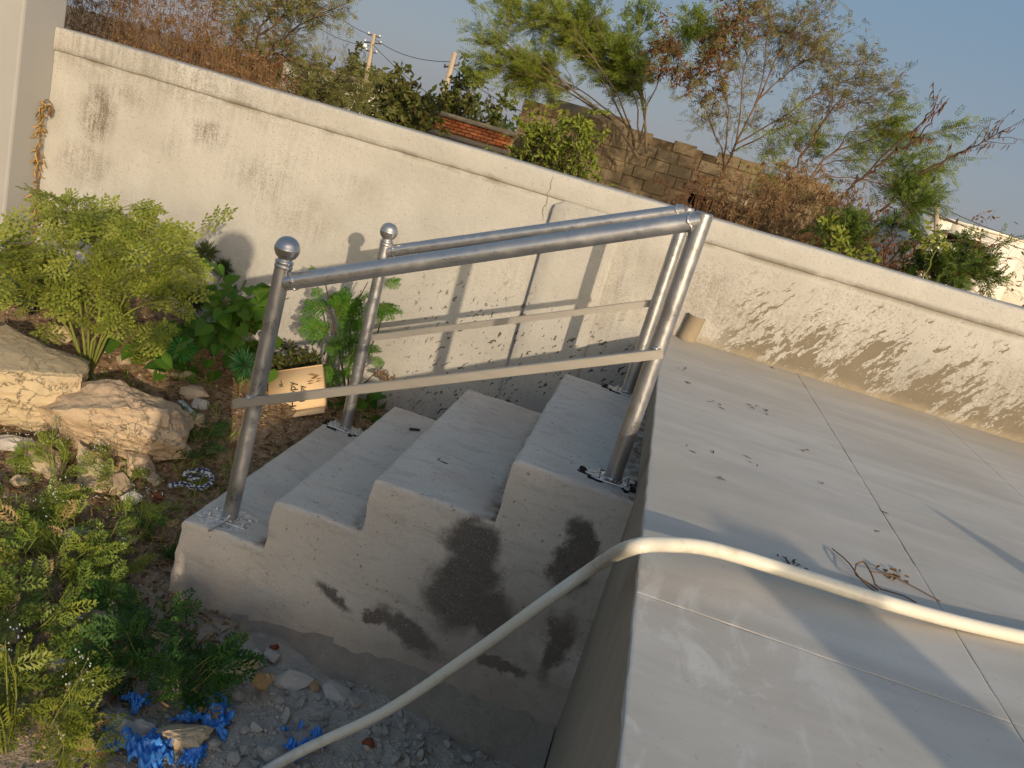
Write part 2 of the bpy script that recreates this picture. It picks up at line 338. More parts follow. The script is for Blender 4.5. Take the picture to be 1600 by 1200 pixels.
# flaking whitewash over the right-hand stretch
fk = k.noise(k.add(p, k.noise(p, 30, 3, .6, 0, True), .02), 85, 4, .7); flk = k.mth('MULTIPLY', k.step(fk, .50, .60), k.mth('MULTIPLY', k.step(x, -.35, .1), k.mth('MULTIPLY', k.step(z, .43, .38), k.step(k.noise(p, 3.2, 4, .6), .36, .56))))
c = k.mix(k.mth('MULTIPLY', flk, .38), c, lin(120, 109, 92))
# the hairline crack below the coping
cx_ = k.mth('ADD', x, k.mth('MULTIPLY', k.noise(k.map(p, (1, 1, 1)), 9, 3), .10)); crack = k.mth('MULTIPLY', k.step(k.mth('ABSOLUTE', k.mth('ADD', cx_, .625)), .004, .0015), k.mth('MULTIPLY', k.step(z, .31, .33), k.step(z, .52, .50)))
c = k.mix(k.mth('MULTIPLY', crack, .8), c, lin(110, 95, 75))
k.color(c); k.bump(k.noise(p, 24, 5, .65), .45, .009); k.bump(brush, .25, .003); k.bump(mud, .3, .004)
M_WALL = k.m
# pillar paint
k = Mat('pillar_paint', .85, 0, .2); p = k.pos
k.color(k.mix(k.noise(p, 3, 4), lin(148, 146, 142), lin(162, 160, 156))); k.bump(k.noise(k.map(p, (14, 14, 60)), 1, 4), .2, .003); M_PILLAR = k.m
# platform screed
k = Mat('cement_screed', .55, 0, .35); p = k.pos; x, y, z = k.xyz(p)
sw = k.noise(k.map(p, (1.2, 4.5, 4), (0, 0, 0), (0, 0, math.radians(38))), 1.6, 6, .62, .6); bigp = k.noise(p, 1.1, 4, .55)
c = k.mix(k.step(sw, .3, .72), lin(172, 167, 160), lin(192, 187, 180)); c = k.mix(k.mth('MULTIPLY', k.step(bigp, .40, .68), .5), c, lin(168, 158, 144))
chalk = k.mth('MULTIPLY', k.step(k.noise(k.map(p, (3.2, 1.5, 4), (0, 0, 0), (0, 0, math.radians(-24))), 2.6, 6, .65, 1.2), .50, .64), k.mth('MULTIPLY', k.step(y, -.62, -.86), k.step(x, .52, .12)))
c = k.mix(k.mth('MULTIPLY', chalk, .5), c, lin(214, 211, 206))
c = k.mix(k.mth('MULTIPLY', k.step(k.noise(p, 95, 2, .7), .64, .72), .35), c, lin(120, 110, 98))
dust = k.mth('MULTIPLY', k.step(y, 1.1, 1.6), .5); c = k.mix(dust, c, lin(178, 166, 146))
k.color(c); k.put(k.b.inputs['Roughness'], k.ramp(sw, [(.3, .62), (.7, .48)])); k.bump(sw, .06, .003); k.bump(k.noise(p, 120, 3, .6), .12, .0015); M_SCREED = k.m
# platform face: brown earthy plaster
k = Mat('earthy_plaster', .9, 0, .2); p = k.pos; v = k.noise(k.map(p, (6, 6, 2)), 2, 5, .6)
c = k.mix(v, lin(134, 121, 105), lin(166, 152, 134)); k.color(c); k.bump(k.noise(p, 40, 4, .6), .4, .006); M_FACE = k.m
X1, X2, X3, X4 = -1.25, -.977, -.701, -.338; Z1, Z2, Z3, Z4 = -.7015, -.536, -.366, -.178; W = 1.08
# stair plaster with damp patches and shade painted toward the platform corner
k = Mat('stair_plaster', .88, 0, .22); p = k.pos; x, y, z = k.xyz(p); n1 = k.noise(p, 3.5, 5, .6); grain = k.noise(p, 210, 3, .7)
c = k.mix(n1, lin(184, 175, 164), lin(206, 197, 185)); c = k.mix(k.step(grain, .55, .75), c, lin(150, 143, 134))
c = k.mix(k.mth('MULTIPLY', k.step(k.noise(p, 60, 2, .6), .66, .72), .6), c, lin(92, 82, 72))
lowz = k.step(k.mth('ADD', z, k.mth('MULTIPLY', n1, .12)), -.68, -.86); c = k.mix(k.mth('MULTIPLY', lowz, .45), c, lin(150, 134, 118))
up = k.step(k.xyz(k.g.outputs['Normal'])[2], .5, .9)
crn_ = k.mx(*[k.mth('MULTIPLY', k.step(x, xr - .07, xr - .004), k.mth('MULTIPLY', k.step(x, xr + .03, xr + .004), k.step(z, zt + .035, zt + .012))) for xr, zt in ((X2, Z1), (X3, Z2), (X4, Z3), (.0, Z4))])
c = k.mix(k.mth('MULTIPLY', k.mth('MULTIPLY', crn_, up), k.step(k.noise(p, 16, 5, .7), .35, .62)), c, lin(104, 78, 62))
trw = k.noise(k.map(p, (5, 14, 14)), 1.6, 6, .7, .8); c = k.mix(k.mth('MULTIPLY', k.step(trw, .48, .68), .35), c, lin(140, 132, 122))
red = k.mth('MULTIPLY', up, k.step(k.noise(p, 4.5, 5, .65), .48, .68)); c = k.mix(k.mth('MULTIPLY', red, .28), c, lin(176, 150, 138))
pw = k.map(k.add(p, k.noise(p, 11, 6, .68, 0, True), .13), (1, 1, 1), (.015, 0, .015))
def on0(u, v): q = aty(u, v, -.004); return (float(q[0]) + .08, float(q[2]) + .08)
blobs = [k.blob(pw, on0(742, 850), (.085, .075), 0, 'xz', .3), k.blob(pw, on0(735, 900), (.085, .10), 0, 'xz', .3), k.blob(pw, on0(712, 935), (.095, .10), .1, 'xz', .3), k.blob(pw, on0(765, 960), (.06, .08), 0, 'xz', .3), k.blob(pw, on0(640, 985), (.11, .036), -.35, 'xz', .35), k.blob(pw, on0(590, 962), (.035, .025), 0, 'xz', .25), k.blob(pw, on0(520, 932), (.06, .02), -.4, 'xz', .5),
         k.blob(pw, on0(912, 850), (.04, .07), .3, 'xz', .3), k.blob(pw, on0(890, 890), (.06, .07), .3, 'xz', .3), k.blob(pw, on0(780, 1035), (.07, .022), 0, 'xz', .3), k.blob(pw, on0(868, 1010), (.035, .12), 0, 'xz', .4)]
wet = k.mth('MULTIPLY', k.mx(*blobs), k.step(y, .03, .0)); wet = k.mth('MULTIPLY', wet, k.mth('MULTIPLY', k.step(grain, .18, .46), 1.0))
c = k.mix(k.mth('MULTIPLY', wet, .85), c, lin(66, 60, 56)); damp_shade = k.mth('MULTIPLY', k.blob(pw, on0(830, 1030), (.46, .24), .25, 'xz', .7), k.step(y, .03, .0)); corner_shade = k.mth('MULTIPLY', k.mth('MULTIPLY', k.step(x, -.22, -.02), k.step(z, -.2, -.6)), .8); damp_shade = k.mx(damp_shade, k.mth('MULTIPLY', corner_shade, k.step(y, .03, .0))); c = k.mix(k.mth('MULTIPLY', k.mth('MULTIPLY', damp_shade, .6), k.step(n1, .2, .6)), c, lin(108, 96, 86)); k.color(c); k.bump(k.noise(p, 30, 4, .6), .45, .007); k.bump(grain, .4, .003); M_STAIR = k.m  # damp plus shade painted into the colour, low and toward the platform corner
k = Mat('rough_mortar', .95, 0, .15); p = k.pos; k.color(k.mix(k.noise(p, 22, 6, .7), lin(132, 120, 108), lin(176, 164, 150))); k.bump(k.noise(p, 40, 6, .75), .9, .02); M_TOE = k.m
# soil
k = Mat('soil', .95, 0, .1); p = k.pos; n1 = k.noise(p, 2.0, 5, .6); n2 = k.noise(p, 26, 5, .7)
n3 = k.noise(p, 70, 4, .75); c = k.mix(k.step(k.mth('ADD', k.mth('MULTIPLY', n2, .5), k.mth('MULTIPLY', n3, .5)), .36, .64), lin(92, 72, 54), lin(166, 140, 112)); gx, gy, gz_ = k.xyz(p)
grey = k.mth('MULTIPLY', k.step(gy, .35, -.15), k.step(gx, -1.6, -.7)); c = k.mix(k.mth('MULTIPLY', grey, .8), c, k.mix(n2, lin(156, 148, 138), lin(202, 196, 186)))
c = k.mix(k.mth('MULTIPLY', k.step(n1, .5, .7), .35), c, lin(118, 94, 70)); k.color(c); k.bump(n2, .8, .02); k.bump(k.noise(p, 110, 3, .7), .5, .004); M_SOIL = k.m
def stone_mat(name, a, b, s=9, cr=None):
    k = Mat(name, .9, 0, .2); o = k.obj; n = k.noise(o, s, 5, .65); c = k.mix(n, a, b)
    if cr:
        cr_ = k.step(k.voro(k.map(k.add(o, k.noise(o, 9, 5, .7, 0, True), .16), (1, 1, 2.6)), cr, 'DISTANCE_TO_EDGE'), .030, .0); cr_ = k.mth('MULTIPLY', cr_, k.step(k.noise(o, 5, 3), .38, .62)); c = k.mix(k.mth('MULTIPLY', cr_, .3), c, lin(92, 74, 52)); c = k.mix(k.mth('MULTIPLY', k.step(k.noise(o, 22, 6, .75), .5, .7), .35), c, lin(118, 98, 72)); k.bump(k.mth('SUBTRACT', 1.0, cr_), .8, .012)
    k.color(k.mix(k.mth('MULTIPLY', k.oi(), .3), c, b)); k.bump(n, .5, .01); k.bump(k.noise(o, 60, 3, .6), .5, .004); return k.m
M_BOULD = stone_mat('yellow_laminated_rock', lin(156, 138, 108), lin(194, 176, 144), 7, 9)
M_BOULD2 = stone_mat('pinkish_rock', lin(158, 136, 110), lin(194, 172, 144), 6, 11)
M_GREY = stone_mat('grey_stone', lin(150, 143, 134), lin(194, 187, 177), 14)
M_TAN = stone_mat('tan_stone', lin(160, 138, 110), lin(196, 176, 148), 12)
M_RED = stone_mat('brick_bit', lin(120, 66, 46), lin(140, 84, 60), 12)
M_WOOD = stone_mat('rotten_wood', lin(126, 104, 78), lin(170, 146, 114), 10)
# metal
k = Mat('silver_painted_steel', .36, .85, .5); p = k.pos
c = k.mix(k.noise(p, 12, 4, .6), lin(160, 160, 162), lin(182, 181, 181)); c = k.mix(k.mth('MULTIPLY', k.step(k.noise(p, 60, 5, .7), .62, .76), .22), c, lin(122, 108, 96)); k.color(c); k.put(k.b.inputs['Roughness'], k.ramp(k.noise(p, 22, 6, .7), [(.35, .24), (.65, .50)]))
k.bump(k.noise(p, 90, 3, .5), .10, .002); M_STEEL = k.m
k = Mat('weld_bead', .3, .9, .5); p = k.pos; k.color(lin(196, 192, 188)); k.bump(k.noise(p, 160, 3, .6), .8, .004); M_WELD = k.m
k = Mat('satin_square_tube', .42, .6, .5); k.color(k.mix(k.noise(k.map(k.pos, (4, 40, 40)), 1, 3), lin(160, 154, 146), lin(180, 174, 165))); M_TUBE = k.m
k = Mat('silver_paint_spill', .45, .25, .4); p = k.pos; k.color(k.mix(k.step(k.noise(p, 60, 4, .7), .48, .6), lin(202, 200, 197), lin(158, 152, 146))); k.bump(k.noise(p, 80, 3), .6, .004); M_SPILL = k.m
k = Mat('burnt_weld_soot', .9, 0, .1); k.color(lin(42, 36, 34)); M_SOOT = k.m
k = Mat('rusty_bolt', .8, .4, .3); k.color(k.mix(k.noise(k.obj, 90, 3), lin(60, 40, 34), lin(96, 70, 56))); M_RUST = k.m
k = Mat('cream_pvc', .32, 0, .5); p = k.pos; k.color(k.mix(k.mth('MULTIPLY', k.step(k.noise(p, 14, 6, .7), .52, .75), .5), k.mix(k.noise(p, 6, 4), lin(202, 196, 181), lin(216, 210, 195)), lin(150, 136, 112))); M_HOSE = k.m
k = Mat('blue_plastic_sheet', .35, 0, .5); k.color(k.mix(k.noise(k.obj, 12, 3), lin(30, 98, 190), lin(84, 158, 232))); M_BLUE = k.m
k = Mat('navy_tarp', .4, 0, .5); k.color(k.mix(k.step(k.noise(k.obj, 14, 4), .4, .6), lin(22, 26, 44), lin(62, 78, 118))); M_NAVY = k.m
k = Mat('white_plastic', .5, 0, .4); k.color(lin(206, 204, 198)); M_WHITE = k.m
k = Mat('carton_board', .85, 0, .2); k.color(k.mix(k.noise(k.obj, 5, 4), lin(208, 176, 134), lin(220, 190, 148))); M_CARD = k.m
def flat(name, c, rough=.8): q = Mat(name, rough, 0, .2); q.color(c); return q.m
M_INK = flat('dark_print', lin(66, 62, 52)); M_REDINK = flat('red_print', lin(196, 84, 40)); M_PALE = flat('pale_print', lin(214, 190, 150)); M_BROWNINK = flat('brown_print', lin(120, 88, 58))
M_DARK = flat('dark_void', lin(30, 26, 22), 1.0)
# greens and twigs
M_MOR = leaf_mat('yellow_green_leaf', [lin(102, 120, 38), lin(124, 136, 50), lin(146, 150, 68), lin(80, 104, 36)], .35)
M_LEUC = leaf_mat('fresh_green_leaf', [lin(52, 96, 26), lin(74, 120, 34), lin(92, 134, 40), lin(44, 84, 26)], .35)
M_VINE = leaf_mat('vine_leaf', [lin(36, 78, 22), lin(52, 98, 28), lin(78, 112, 34), lin(30, 62, 20)], .3)
M_PARTH = leaf_mat('ragged_weed_leaf', [lin(86, 112, 42), lin(112, 134, 50), lin(138, 150, 64), lin(74, 98, 40)], .3)
M_PARTHD = leaf_mat('dark_weed_leaf', [lin(48, 82, 34), lin(62, 98, 40), lin(76, 108, 44)], .3)
M_MESQ = leaf_mat('feathery_green_leaf', [lin(84, 104, 36), lin(110, 126, 44), lin(136, 146, 56), lin(66, 88, 34)], .3)
M_SPARSE = leaf_mat('dusty_green_leaf', [lin(88, 96, 52), lin(112, 114, 62), lin(132, 128, 74), lin(118, 102, 64)], .3)
M_DKBUSH = leaf_mat('dark_bush_leaf', [lin(44, 58, 26), lin(66, 78, 32), lin(92, 96, 42), lin(78, 66, 40)], .25)
M_DRY = leaf_mat('dry_brown_leaf', [lin(104, 82, 58), lin(132, 106, 74), lin(154, 126, 90), lin(82, 64, 48)], .2, .8, .1)
M_DRYRED = leaf_mat('withered_red_leaf', [lin(98, 68, 48), lin(122, 86, 60), lin(84, 58, 44)], .2, .8, .1)
M_STRAW = leaf_mat('straw', [lin(150, 128, 84), lin(176, 152, 104), lin(120, 98, 64)], .15, .8, .1)
M_YWEED = leaf_mat('yellowish_weed_leaf', [lin(118, 130, 42), lin(142, 148, 56), lin(96, 114, 38), lin(150, 150, 66)], .3)
M_DKGREEN = leaf_mat('deep_green_leaf', [lin(56, 80, 30), lin(80, 102, 38), lin(102, 118, 48), lin(48, 68, 28)], .3)
M_FLOWER = flat('white_flower', lin(222, 222, 206))
M_NEEDLE = leaf_mat('bristle_green', [lin(40, 120, 44), lin(64, 150, 60), lin(140, 176, 130), lin(30, 84, 36)], .3)
M_NEEDLED = leaf_mat('bristle_dark', [lin(36, 62, 28), lin(54, 78, 34), lin(70, 66, 44), lin(60, 110, 50)], .3)
def bark(name, a, b): q = Mat(name, .9, 0, .15); q.color(q.mix(q.noise(q.pos, 25, 4), a, b)); return q.m
M_TWIG = bark('brown_twig', lin(92, 70, 50), lin(132, 106, 78)); M_TWIGR = bark('reddish_twig', lin(98, 72, 50), lin(138, 106, 74)); M_STEMG = bark('green_stem', lin(96, 104, 46), lin(130, 132, 66)); M_BARK = bark('grey_bark', lin(96, 80, 62), lin(140, 120, 96)); M_DKTWIG = bark('dark_twig', lin(58, 46, 38), lin(92, 74, 58))
# masonry beyond the wall
k = Mat('mud_block', .95, 0, .1); c = k.mix(k.noise(k.pos, 4, 5, .65), lin(104, 90, 69), lin(138, 122, 97)); c = k.mix(k.mth('MULTIPLY', k.oi(), .55), c, lin(122, 110, 90)); k.color(c); k.bump(k.noise(k.pos, 30, 4, .7), .6, .02); M_BLOCK = k.m
k = Mat('mud_mortar', .95, 0, .1); k.color(k.mix(k.noise(k.pos, 8, 4), lin(88, 73, 53), lin(112, 95, 72))); M_MORTAR = k.m
k = Mat('red_brick', .9, 0, .15); k.color(k.mix(k.oi(), lin(166, 92, 56), lin(198, 122, 78))); k.bump(k.noise(k.pos, 40, 3), .4, .01); M_BRICK = k.m
k = Mat('brick_mortar', .9, 0, .15); k.color(lin(168, 128, 92)); M_BMORT = k.m
k = Mat('grey_concrete', .9, 0, .2); k.color(k.mix(k.noise(k.pos, 5, 4), lin(122, 110, 92), lin(158, 144, 122))); M_CONC = k.m
k = Mat('distant_white_paint', .85, 0, .2); k.color(k.mix(k.noise(k.pos, 1.2, 5), lin(212, 206, 192), lin(226, 221, 208))); M_WHITEB = k.m
M_SHEET = flat('blue_grey_sheet', lin(112, 132, 150), .5); M_POLE = flat('pole_concrete', lin(168, 152, 132)); M_IRON = flat('dark_iron', lin(70, 60, 54), .6); M_WIRE = flat('wire', lin(70, 70, 76), .6); M_LAMP = flat('white_porcelain', lin(220, 222, 224), .3)

# ------------------------------------------------------------------ ground
def axis(parts): return np.unique(np.round(np.concatenate(parts), 4))
gxs = axis([[-900, -400, -200, -100, -60, -40, -25, -16], np.arange(-10, -4, .8), np.arange(-3.6, .14, .028), np.arange(.3, 6, .5), [8, 12, 20, 40, 80, 150, 300, 900]])
gys = axis([[-300, -120, -60, -30, -15, -8, -5, -4], np.arange(-3.2, -1.3, .2), np.arange(-1.25, 1.72, .028), np.arange(1.9, 6, .4), np.arange(7, 30, 2), [40, 60, 90, 150, 300, 600, 1200]])
V = np.zeros((len(gxs), len(gys), 3)); GX, GY = np.meshgrid(gxs, gys, indexing='ij'); V[..., 0] = GX; V[..., 1] = GY; V[..., 2] = gz(GX, GY)
for i, x in enumerate(gxs):
    for j, y in enumerate(gys):
        V[i, j, 2] = gzn(x, y)[0]
idx = np.arange(V.size // 3).reshape(len(gxs), len(gys))
mk('ground', [(V.reshape(-1, 3), np.stack([idx[:-1, :-1], idx[1:, :-1], idx[1:, 1:], idx[:-1, 1:]], -1).reshape(-1, 4))], M_SOIL, smooth=True)['kind'] = 'structure'

# ------------------------------------------------------------------ platform: body under scored floor panels
plat = empty('platform', (3, 0, -.95), kind='structure')
mk('platform_body', [slab(0.004, 7.2, -2.06, YW - .004, -1.15, -.014, .5, .01, .002, 0, nsk=24)], M_FACE, plat)
E_ = 0.605; xs = [0.0] + [E_ * i for i in range(1, 12)]; ys = [-2.07, -.845, YW - .001]
for i in range(len(xs) - 1):
    for j in range(2):
        g = .0008; st = .03 if i < 3 else .3; RI = .0012
        mk('floor_panel', [slab(xs[i] + (g if i else -.006), xs[i + 1] - g, ys[j] + (g * .4 if j else 0), ys[j + 1] - (g * .4 if j == 0 else 0), -.0135, 0, st, .0004 if i else .0016, .0006, 1.3, nsk=3, edge=.0022 if i == 0 else .0003)], M_SCREED, plat, smooth=True, sharp=35)

# ------------------------------------------------------------------ stairs
X1, X2, X3, X4 = -1.25, -.977, -.701, -.338; Z1, Z2, Z3, Z4 = -.7015, -.536, -.366, -.178; W = 1.08
stairs = empty('concrete_stairs', (-.6, .5, -.95), 'grey plastered concrete stairs of four steps climbing to the platform', 'stairs')
for a, b, zt, zl in ((X1, X2, Z1, -9), (X2, X3, Z2, Z1), (X3, X4, Z3, Z2), (X4, .03, Z4, Z3)):
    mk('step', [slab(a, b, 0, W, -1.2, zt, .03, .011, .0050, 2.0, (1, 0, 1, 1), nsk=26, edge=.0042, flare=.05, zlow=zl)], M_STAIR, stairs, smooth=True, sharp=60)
tw = lambda x: float(ss((x - X1 - .22) / .4))
toe = [np.array([[x, .03, -.85 - .03 * nz((x, 0, 0), 5) - .03 * nz((x, 0, 3), 16) - .05 * (1 - tw(x))], [x, .008 - tw(x) * (.03 + .02 * nz((x, 1, 0), 7) + .012 * nz((x, 1, 0), 25)), -.90 - .02 * nz((x, 2, 3), 18)], [x, -.03 - tw(x) * (.07 + .04 * nz((x, 2, 0), 6)), -.965], [x, -.05 - tw(x) * (.15 + .06 * nz((x, 3, 0), 5)), -1.06]]) for x in np.linspace(X1 + .22, .0, 90)]
toe = np.array(toe); idx = np.arange(360).reshape(90, 4)
mk('plaster_footing', [(toe.reshape(-1, 3), np.stack([idx[:-1, :-1], idx[:-1, 1:], idx[1:, 1:], idx[1:, :-1]], -1).reshape(-1, 4)[:, ::-1])], M_TOE, stairs, smooth=True)

# ------------------------------------------------------------------ boundary wall, pilaster, coping, end pillar
wall = empty('boundary_wall', (-.3, 1.7, -.9), 'long whitewashed boundary wall stained with mildew and mud splashes', 'wall')
def wall_strip(name, prof, x0, x1, step, amp, mat, parent, ends=None):
    xs = np.linspace(x0, x1, int((x1 - x0) / step) + 2); V = np.zeros((len(xs), len(prof), 3))
    for i, x in enumerate(xs):
        for j, (y, z) in enumerate(prof):
            d = amp * (nz((x, y * .2, z), 2.3) + .5 * nz((x, y * .2, z), 7) + .25 * nz((x, 0, z), 20)); V[i, j] = (x, y + (d if y < 1.8 else 0), z + d * .4)
    idx = np.arange(V.size // 3).reshape(len(xs), len(prof))
    ch = [(V.reshape(-1, 3), np.stack([idx[:-1, :-1], idx[1:, :-1], idx[1:, 1:], idx[:-1, 1:]], -1).reshape(-1, 4)), (V.reshape(-1, 3), np.stack([idx[0]])), (V.reshape(-1, 3), np.stack([idx[-1][::-1]]))]
    return mk(name, ch, mat, parent, smooth=True)
wall_strip('wall_panel', [(YW, z) for z in np.linspace(-1.1, .437, 36)] + [(1.88, .437), (1.88, -1.1)], -3.143, 3.6, .05, .008, M_WALL, wall)
cop = [(YW + .004, .424), (YW - .006, .427), (YW - .012, .434), (YW - .013, .45), (YW - .013, .48), (YW - .013, .51), (YW - .011, .524), (YW - .004, .531), (YW + .01, .533), (YW + .06, .534), (1.84, .533), (1.895, .525), (1.90, .44), (1.885, .42)]
wall_strip('coping', cop, -3.143, 3.6, .025, .007, M_WALL, wall)
PX0, PX1, PZ = -.634, -.306, .413                                    # plaster pilaster, proud by 3 cm, rounded top corner
pv = []; zs = np.linspace(-.9, PZ - .03, 28)
def prow(z, xa, xb): return [(xa, YW + .01, z), (xa, YW - .024, z), (xa + .008, YW - .032, z)] + [(xa + .008 + (xb - xa - .02) * t, YW - .032 - .003 * nz((t, z, 1), 6), z) for t in (.25, .5, .75)] + [(xb - .012, YW - .030, z), (xb, YW - .012, z), (xb + .004, YW + .01, z)]
rows = [prow(z, PX0, PX1 + .01 * nz((0, 0, z), 6)) for z in zs] + [prow(PZ - .010, PX0 + .006, PX1), prow(PZ - .002, PX0 + .02, PX1), prow(PZ + .012, PX0 + .04, PX1)]
rows += [[(a, YW + .012, PZ + .016) for a, _, _ in rows[-1]]]
pv = np.array(rows); idx = np.arange(pv.size // 3).reshape(pv.shape[0], pv.shape[1])
mk('pilaster', [(pv.reshape(-1, 3), np.stack([idx[:-1, :-1], idx[:-1, 1:], idx[1:, 1:], idx[1:, :-1]], -1).reshape(-1, 4))], M_WALL, wall, smooth=True)
pil = bevel_box('gate_pillar', -4.0, -3.145, float(atx(24, 150, -3.145)[1]), 1.68, -1.1, 1.9, M_PILLAR, .012); tag(pil, 'tall pale painted pillar at the left end of the boundary wall', 'pillar')
# ------------------------------------------------------------------ handrails
def lump_ring(c, axis, r, rr, n, seed, sq=1.0):
    """a lumpy bead of weld round a joint"""
    ax = unit(np.array(axis, float)); ref = np.array([0, 0, 1.]) if abs(ax[2]) < .8 else np.array([1., 0, 0]); A = unit(np.cross(ax, ref)); B = np.cross(ax, A)
    P = np.array([c + (A * math.cos(a) + B * math.sin(a)) * (r + .002 * math.sin(5 * a + seed)) + ax * .004 * math.sin(3 * a + seed * 2) for a in np.linspace(0, 2 * np.pi, n)])
    R = np.array([rr * (1 + .45 * math.sin(i * 2.1 + seed)) for i in range(n)])
    return tubes(P[None], R[None], 6)
def splat(name, c, r, mat, parent, seed, h=.0015, n=40, el=1.0, rot=0.0, amp=.35):
    rg = np.random.RandomState(seed); a = np.linspace(0, 2 * np.pi, n, endpoint=False)
    rad = r * (1 + amp * sum(np.sin(a * k_ + rg.uniform(0, 6.3)) * w for k_, w in ((2, .6), (3, .5), (5, .4), (9, .16), (13, .08))))
    x, y = rad * np.cos(a) * el, rad * np.sin(a); X = c[0] + x * math.cos(rot) - y * math.sin(rot); Y = c[1] + x * math.sin(rot) + y * math.cos(rot)
    top = np.stack([X, Y, np.full(n, c[2] + h)], 1); bot = np.stack([X, Y, np.full(n, c[2] - .004)], 1); i = np.arange(n); j = np.roll(i, -1)
    return mk(name, [(np.vstack([top, bot]), np.stack([i + n, j + n, j, i], -1)), (top, i[None])], mat, parent)
PR = .0240
def handrail(side, label):
    near = side == 'near'; y = .094 if near else 1.066
    hr = empty('handrail', (-.6, y, -.6), label, 'handrail', 'silver handrails of the stairs')
    if near: bl = np.array([-1.146, y, Z1]); tl = aty(444, 412, y); br = np.array([-.067, y, Z4]); tr = aty(1101, 334, y); ra, rb = aty(447, 441, y), aty(1093, 345, y)
    else: bl = np.array([-1.157, y, Z1]); tl = aty(604, 379, y); br = np.array([-.084, y, Z4]); tr = aty(1076, 325, y); ra, rb = aty(606, 393, y), aty(1069, 329, y)
    pl = mk('post', tube([bl - [0, 0, .003], (bl + tl) / 2, tl], PR, 24), M_STEEL, hr, True); pr = mk('post', tube([br - [0, 0, .003], (br + tr) / 2, tr], PR, 24, False), M_STEEL, hr, True)
    # mitred cap of the upper post
    d = unit(tr - br); mk('post_cap', [lathe([(PR, -.001), (PR * .96, .002), (PR * .8, .003), (.0005, .003)], tr, d, 24)], M_STEEL, pr, True)
    # ball finial with its stepped collar
    d = unit(tl - bl); rings = [(PR, -.012), (PR + .0022, -.010), (PR + .0022, -.004), (PR - .0005, -.002), (PR - .0005, .0), (PR + .0018, .002), (PR + .0018, .008), (PR - .003, .011), (PR - .004, .016), (PR + .0035, .021)]
    fin = mk('finial', [lathe(rings + [(r_ * 1.17, .021 + (h_ - .021) * 1.15) for r_, h_ in ((.0285, .030), (.0305, .0385), (.0312, .040), (.0312, .043), (.0300, .0445), (.0285, .052), (.0245, .060), (.0175, .067), (.009, .0705), (.0005, .0715))], tl, d, 28)], M_STEEL, hr, True)
    ru = unit(rb - ra); ra2 = ra
    tr_ = mk('top_rail', tube([ra2, (ra2 + rb) / 2, rb], PR * 1.0, 24), M_STEEL, hr, True)
    mk('weld', lump_ring(ra + ru * (PR + .002), ru, PR * .97, .0036, 34, 1.3), M_WELD, tr_, True); mk('weld', lump_ring(rb - ru * (PR + .002), ru, PR * .97, .0040, 34, 2.9), M_WELD, tr_, True)
    yb = y - PR - .0125 if near else y + PR + .0125
    ba, bb = (aty(366, 631, yb), aty(1036, 552, yb)) if near else (aty(578, 528, yb), aty(1030, 472, yb))
    bm = bmesh.new(); v, f = beam(ba, bb, .0245, .0245); vs = [bm.verts.new(q) for q in v]
    for q in f: bm.faces.new([vs[i] for i in q])
    bmesh.ops.bevel(bm, geom=bm.edges[:], offset=.0022, segments=2, affect='EDGES'); lb = from_bm('lower_bar', bm, M_TUBE, hr)
    bu = unit(bb - ba)
    for q in (bl, br):
        t = (q[0] - ba[0]) / bu[0]; c = ba + bu * t + np.array([0, (.0125 if near else -.0125), .013]); mk('weld', [lathe([(.0005, -.006), (.009, -.005), (.013, 0), (.008, .005), (.0005, .007)], c, (0, 0, 1), 10)], M_WELD, lb, True)
    # base plates, spilt silver paint and soot
    for q, big in ((bl, True), (br, False)):
        tb = []
        if near and big: splat('paint_spill', (q[0] + .0, q[1] - .01, q[2] + .001), .066, M_SPILL, hr, 5, .002, 60, 1.25, .5, .14)
        pl_ = bevel_box('base_plate', q[0] - (.07 if big else .05), q[0] + (.07 if big else .05), q[1] - .034, q[1] + .034, q[2] - .002, q[2] + .0055, M_SPILL if big else M_STEEL, .004, hr)
        for sx in (-1, 1):
            for sy in (-1, 1): mk('bolt', [lathe([(.0075, 0), (.0075, .006), (.004, .0065), (.004, .011), (.0005, .0112)], (q[0] + sx * (.056 if big else .04), q[1] + sy * .021, q[2] + .005), (0, 0, 1), 6)], M_WELD, pl_)
        mk('weld', lump_ring(q + np.array([0, 0, .008]), (0, 0, 1), PR + .001, .0042, 40, q[0] * 9), M_WELD, hr, True)
        if not big or not near:
            for s_, (dx, dy, r) in enumerate(((-.055, -.018, .022), (.05, .02, .02), (-.03, .03, .016), (.05, -.03, .016), (-.075, .01, .014))):
                splat('soot_mark', (q[0] + dx, q[1] + dy, q[2] + .0012 + .0003 * s_), r, M_SOOT, hr, 20 + s_, .0012, 30, 1.5, s_ * .5, .5)
                splat('paint_spill', (q[0] + dx * .85, q[1] + dy * .8, q[2] + .003 + .0003 * s_), r * .72, M_SPILL, hr, 40 + s_, .0014, 30, 1.5, s_ * .5, .4)
    if near:
        a = aty(352, 822, y - .06); hook = mk('tie_rod', tube([bl + [.012, -.026, .03], bl + [.004, -.04, .012], bl + [-.006, -.075, .004], bl + [-.012, -.10, .0]], .0045, 8), M_WELD, hr, True)
    return hr
handrail('near', 'thick silver handrail nearest the camera, its ball-topped post standing in shade')
handrail('far', 'silver handrail beyond the steps, closer to the whitewashed wall')

